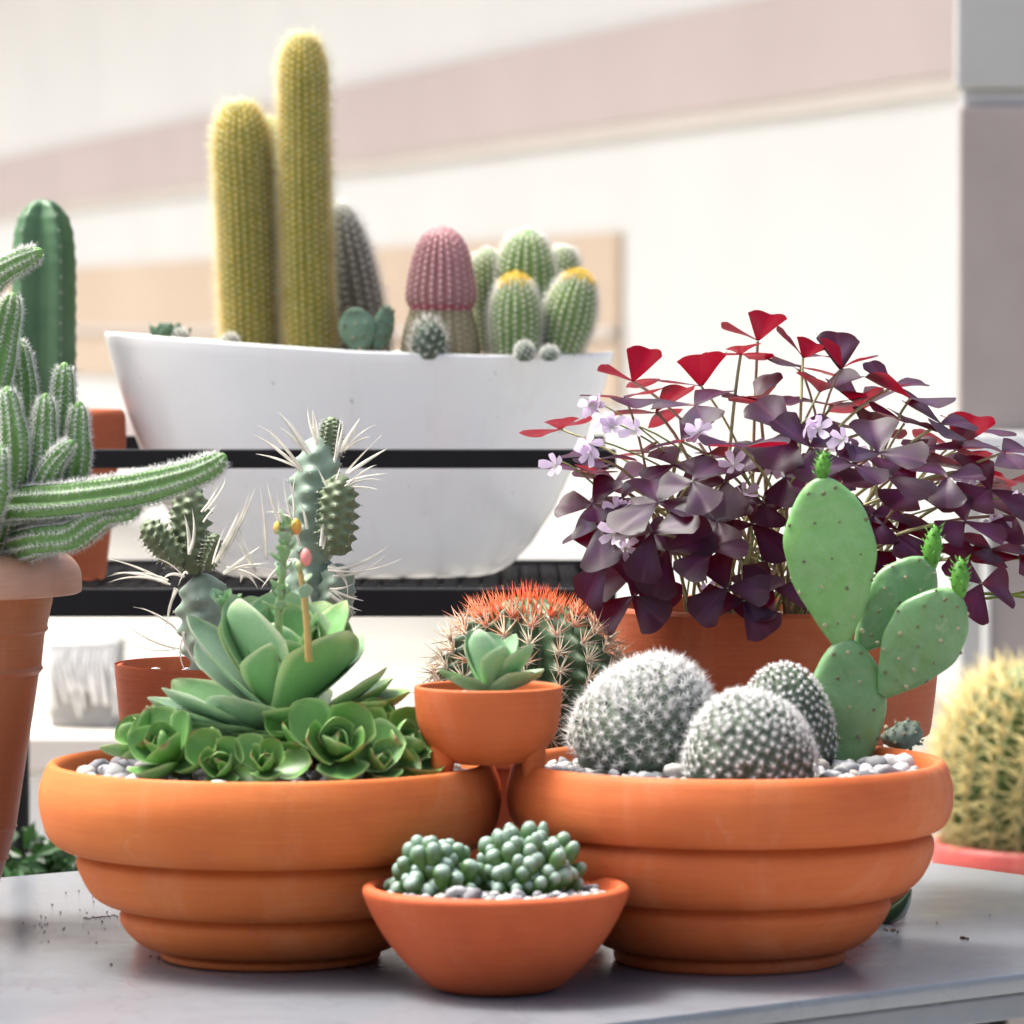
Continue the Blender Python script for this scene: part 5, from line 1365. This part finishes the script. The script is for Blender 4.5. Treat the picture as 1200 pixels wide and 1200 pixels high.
# dark shrub behind the table, lower left
sx_, sd_ = P(30, 1040, 4.0), 4.0
shb = thing('dark_shrub', (sx_[0], sd_, 0.0), 'dark green glossy shrub peeping over the table edge', 'plant')
v, f = tube([(0, 0, .30), (.01, 0, .5), (0, 0, .64)], [.012, .009, .006], 8); obj('trunk', mesh_np('trunk', v, f), M_SOIL, shb)
M_SHR = leaf_mat('shrub_leaf', (.05, .15, .02), .15, .35)
gd = G()
for k in range(420):
    q = nrm(rng.normal(size=3)) * rng.uniform(.55, 1) * np.array([.052, .05, .048]); c = np.array([0, 0, .655]) + q
    if q[2] > .02 and abs(q[0] + .004) < .008: continue
    n_ = nrm(q + rng.normal(0, .02, 3)); a_ = nrm(np.cross(n_, rng.normal(size=3))); b_ = np.cross(n_, a_); l_ = .014
    gd.add([c - a_ * l_, c + b_ * l_ * .45 + n_ * .002, c + a_ * l_, c - b_ * l_ * .45 + n_ * .002], [(0, 1, 2), (0, 2, 3)], np.array([.025, .07, .02]) * rng.uniform(.6, 1.8))
obj('foliage', gd.mesh('foliage', smooth=False), M_SHR, shb)['kind'] = 'stuff'
pot('plastic_pot', (sx_[0], sd_, 0), [(0, 0), (.10, 0), (.105, .004), (.14, .28), (.15, .285), (.15, .31), (.14, .312), (.135, .29), (0, .29)], M_TC4, 'brown pot of the dark shrub standing on the ground', 'pot', 48, (1, 3, 4))

# ------------------------------------------------------------------ crumbs on the table
gd = G()
def crumb(px_, py_, r):
    d = (CAMZ - T) * FPX / (py_ - 380); c = P(px_, py_, d); c[2] = T + r * .4
    bm = bmesh.new(); bmesh.ops.create_icosphere(bm, subdivisions=1, radius=r)
    v = np.array([q.co[:] for q in bm.verts]); v = v * rng.uniform(.6, 1.3, (len(v), 1)) * np.array([1, 1, .6]); f = [[q.index for q in fa.verts] for fa in bm.faces]; bm.free()
    gd.add(v + c, f)
for k in range(46): crumb(rng.uniform(20, 150), 1078 + rng.normal(0, 16), rng.uniform(.0003, .0009))
for k in range(30): crumb(98 + k * 1.3, 1079 - k * .12 + rng.normal(0, .6), rng.uniform(.0003, .0008))
for x, y, r in ((1128, 1103, .0022), (1133, 1104, .0018), (1046, 1094, .0022), (1038, 1093, .0016), (1052, 1096, .0014), (1098, 1084, .001), (130, 1134, .0012), (185, 1126, .0013), (176, 1124, .0009), (1010, 1112, .0008), (1160, 1075, .0008)): crumb(x, y, r)
tag(obj('soil_crumbs', gd.mesh('soil_crumbs'), M_SOIL), 'scattered dark soil crumbs on the grey table top', 'crumbs', kind='stuff')
# striped leaf lying behind the right bowl
lf0 = P(1050, 1068, 3.02); lf0[2] = T
sl = thing('striped_leaf', lf0, 'dark green white striped leaf lying on the table behind the bowl of furry cacti', 'leaf')
gd = G(); ax = bez(lf0 + [-.012, .01, .003], lf0 + [.002, 0, .004], lf0 + [.010, -.002, .024], 14)
for k in range(14):
    pass
v, f = tube(ax, .0060 * np.sin(np.linspace(.5, PI - .05, 14)), 10)
cc = np.array([[.03, .07, .03] if (i % 10) not in (2, 7) else [.6, .6, .5] for i in range(len(v))]); gd.add(v, f, cc)
obj('blade', gd.mesh('blade', lf0), M_SHR, sl)

# ------------------------------------------------------------------ groups of look-alike kinds
GROUPS = {'terracotta_bowl': 'terracotta bowls on the grey table', 'terracotta_pot': 'terracotta pots around the bowls', 'plastic_pot': 'plastic pots around the table',
          'furry_cactus': 'furry white cacti in one bowl', 'torch_cactus': 'golden torch cacti in the white planter', 'ball_cactus': 'ball cacti in the white planter',
          'tiny_cactus': 'tiny cacti in the white planter', 'pebble_bed': 'pebble toppings in the pots', 'baby_toes_plant': 'baby toes clumps in the small bowl',
          'prickly_pear': 'prickly pears', 'echeveria': 'rosette succulents', 'barrel_cactus': 'barrel cacti'}
for o in list(C.objects):
    if o.parent is None and o.name.split('.')[0] in GROUPS: o['group'] = GROUPS[o.name.split('.')[0]]
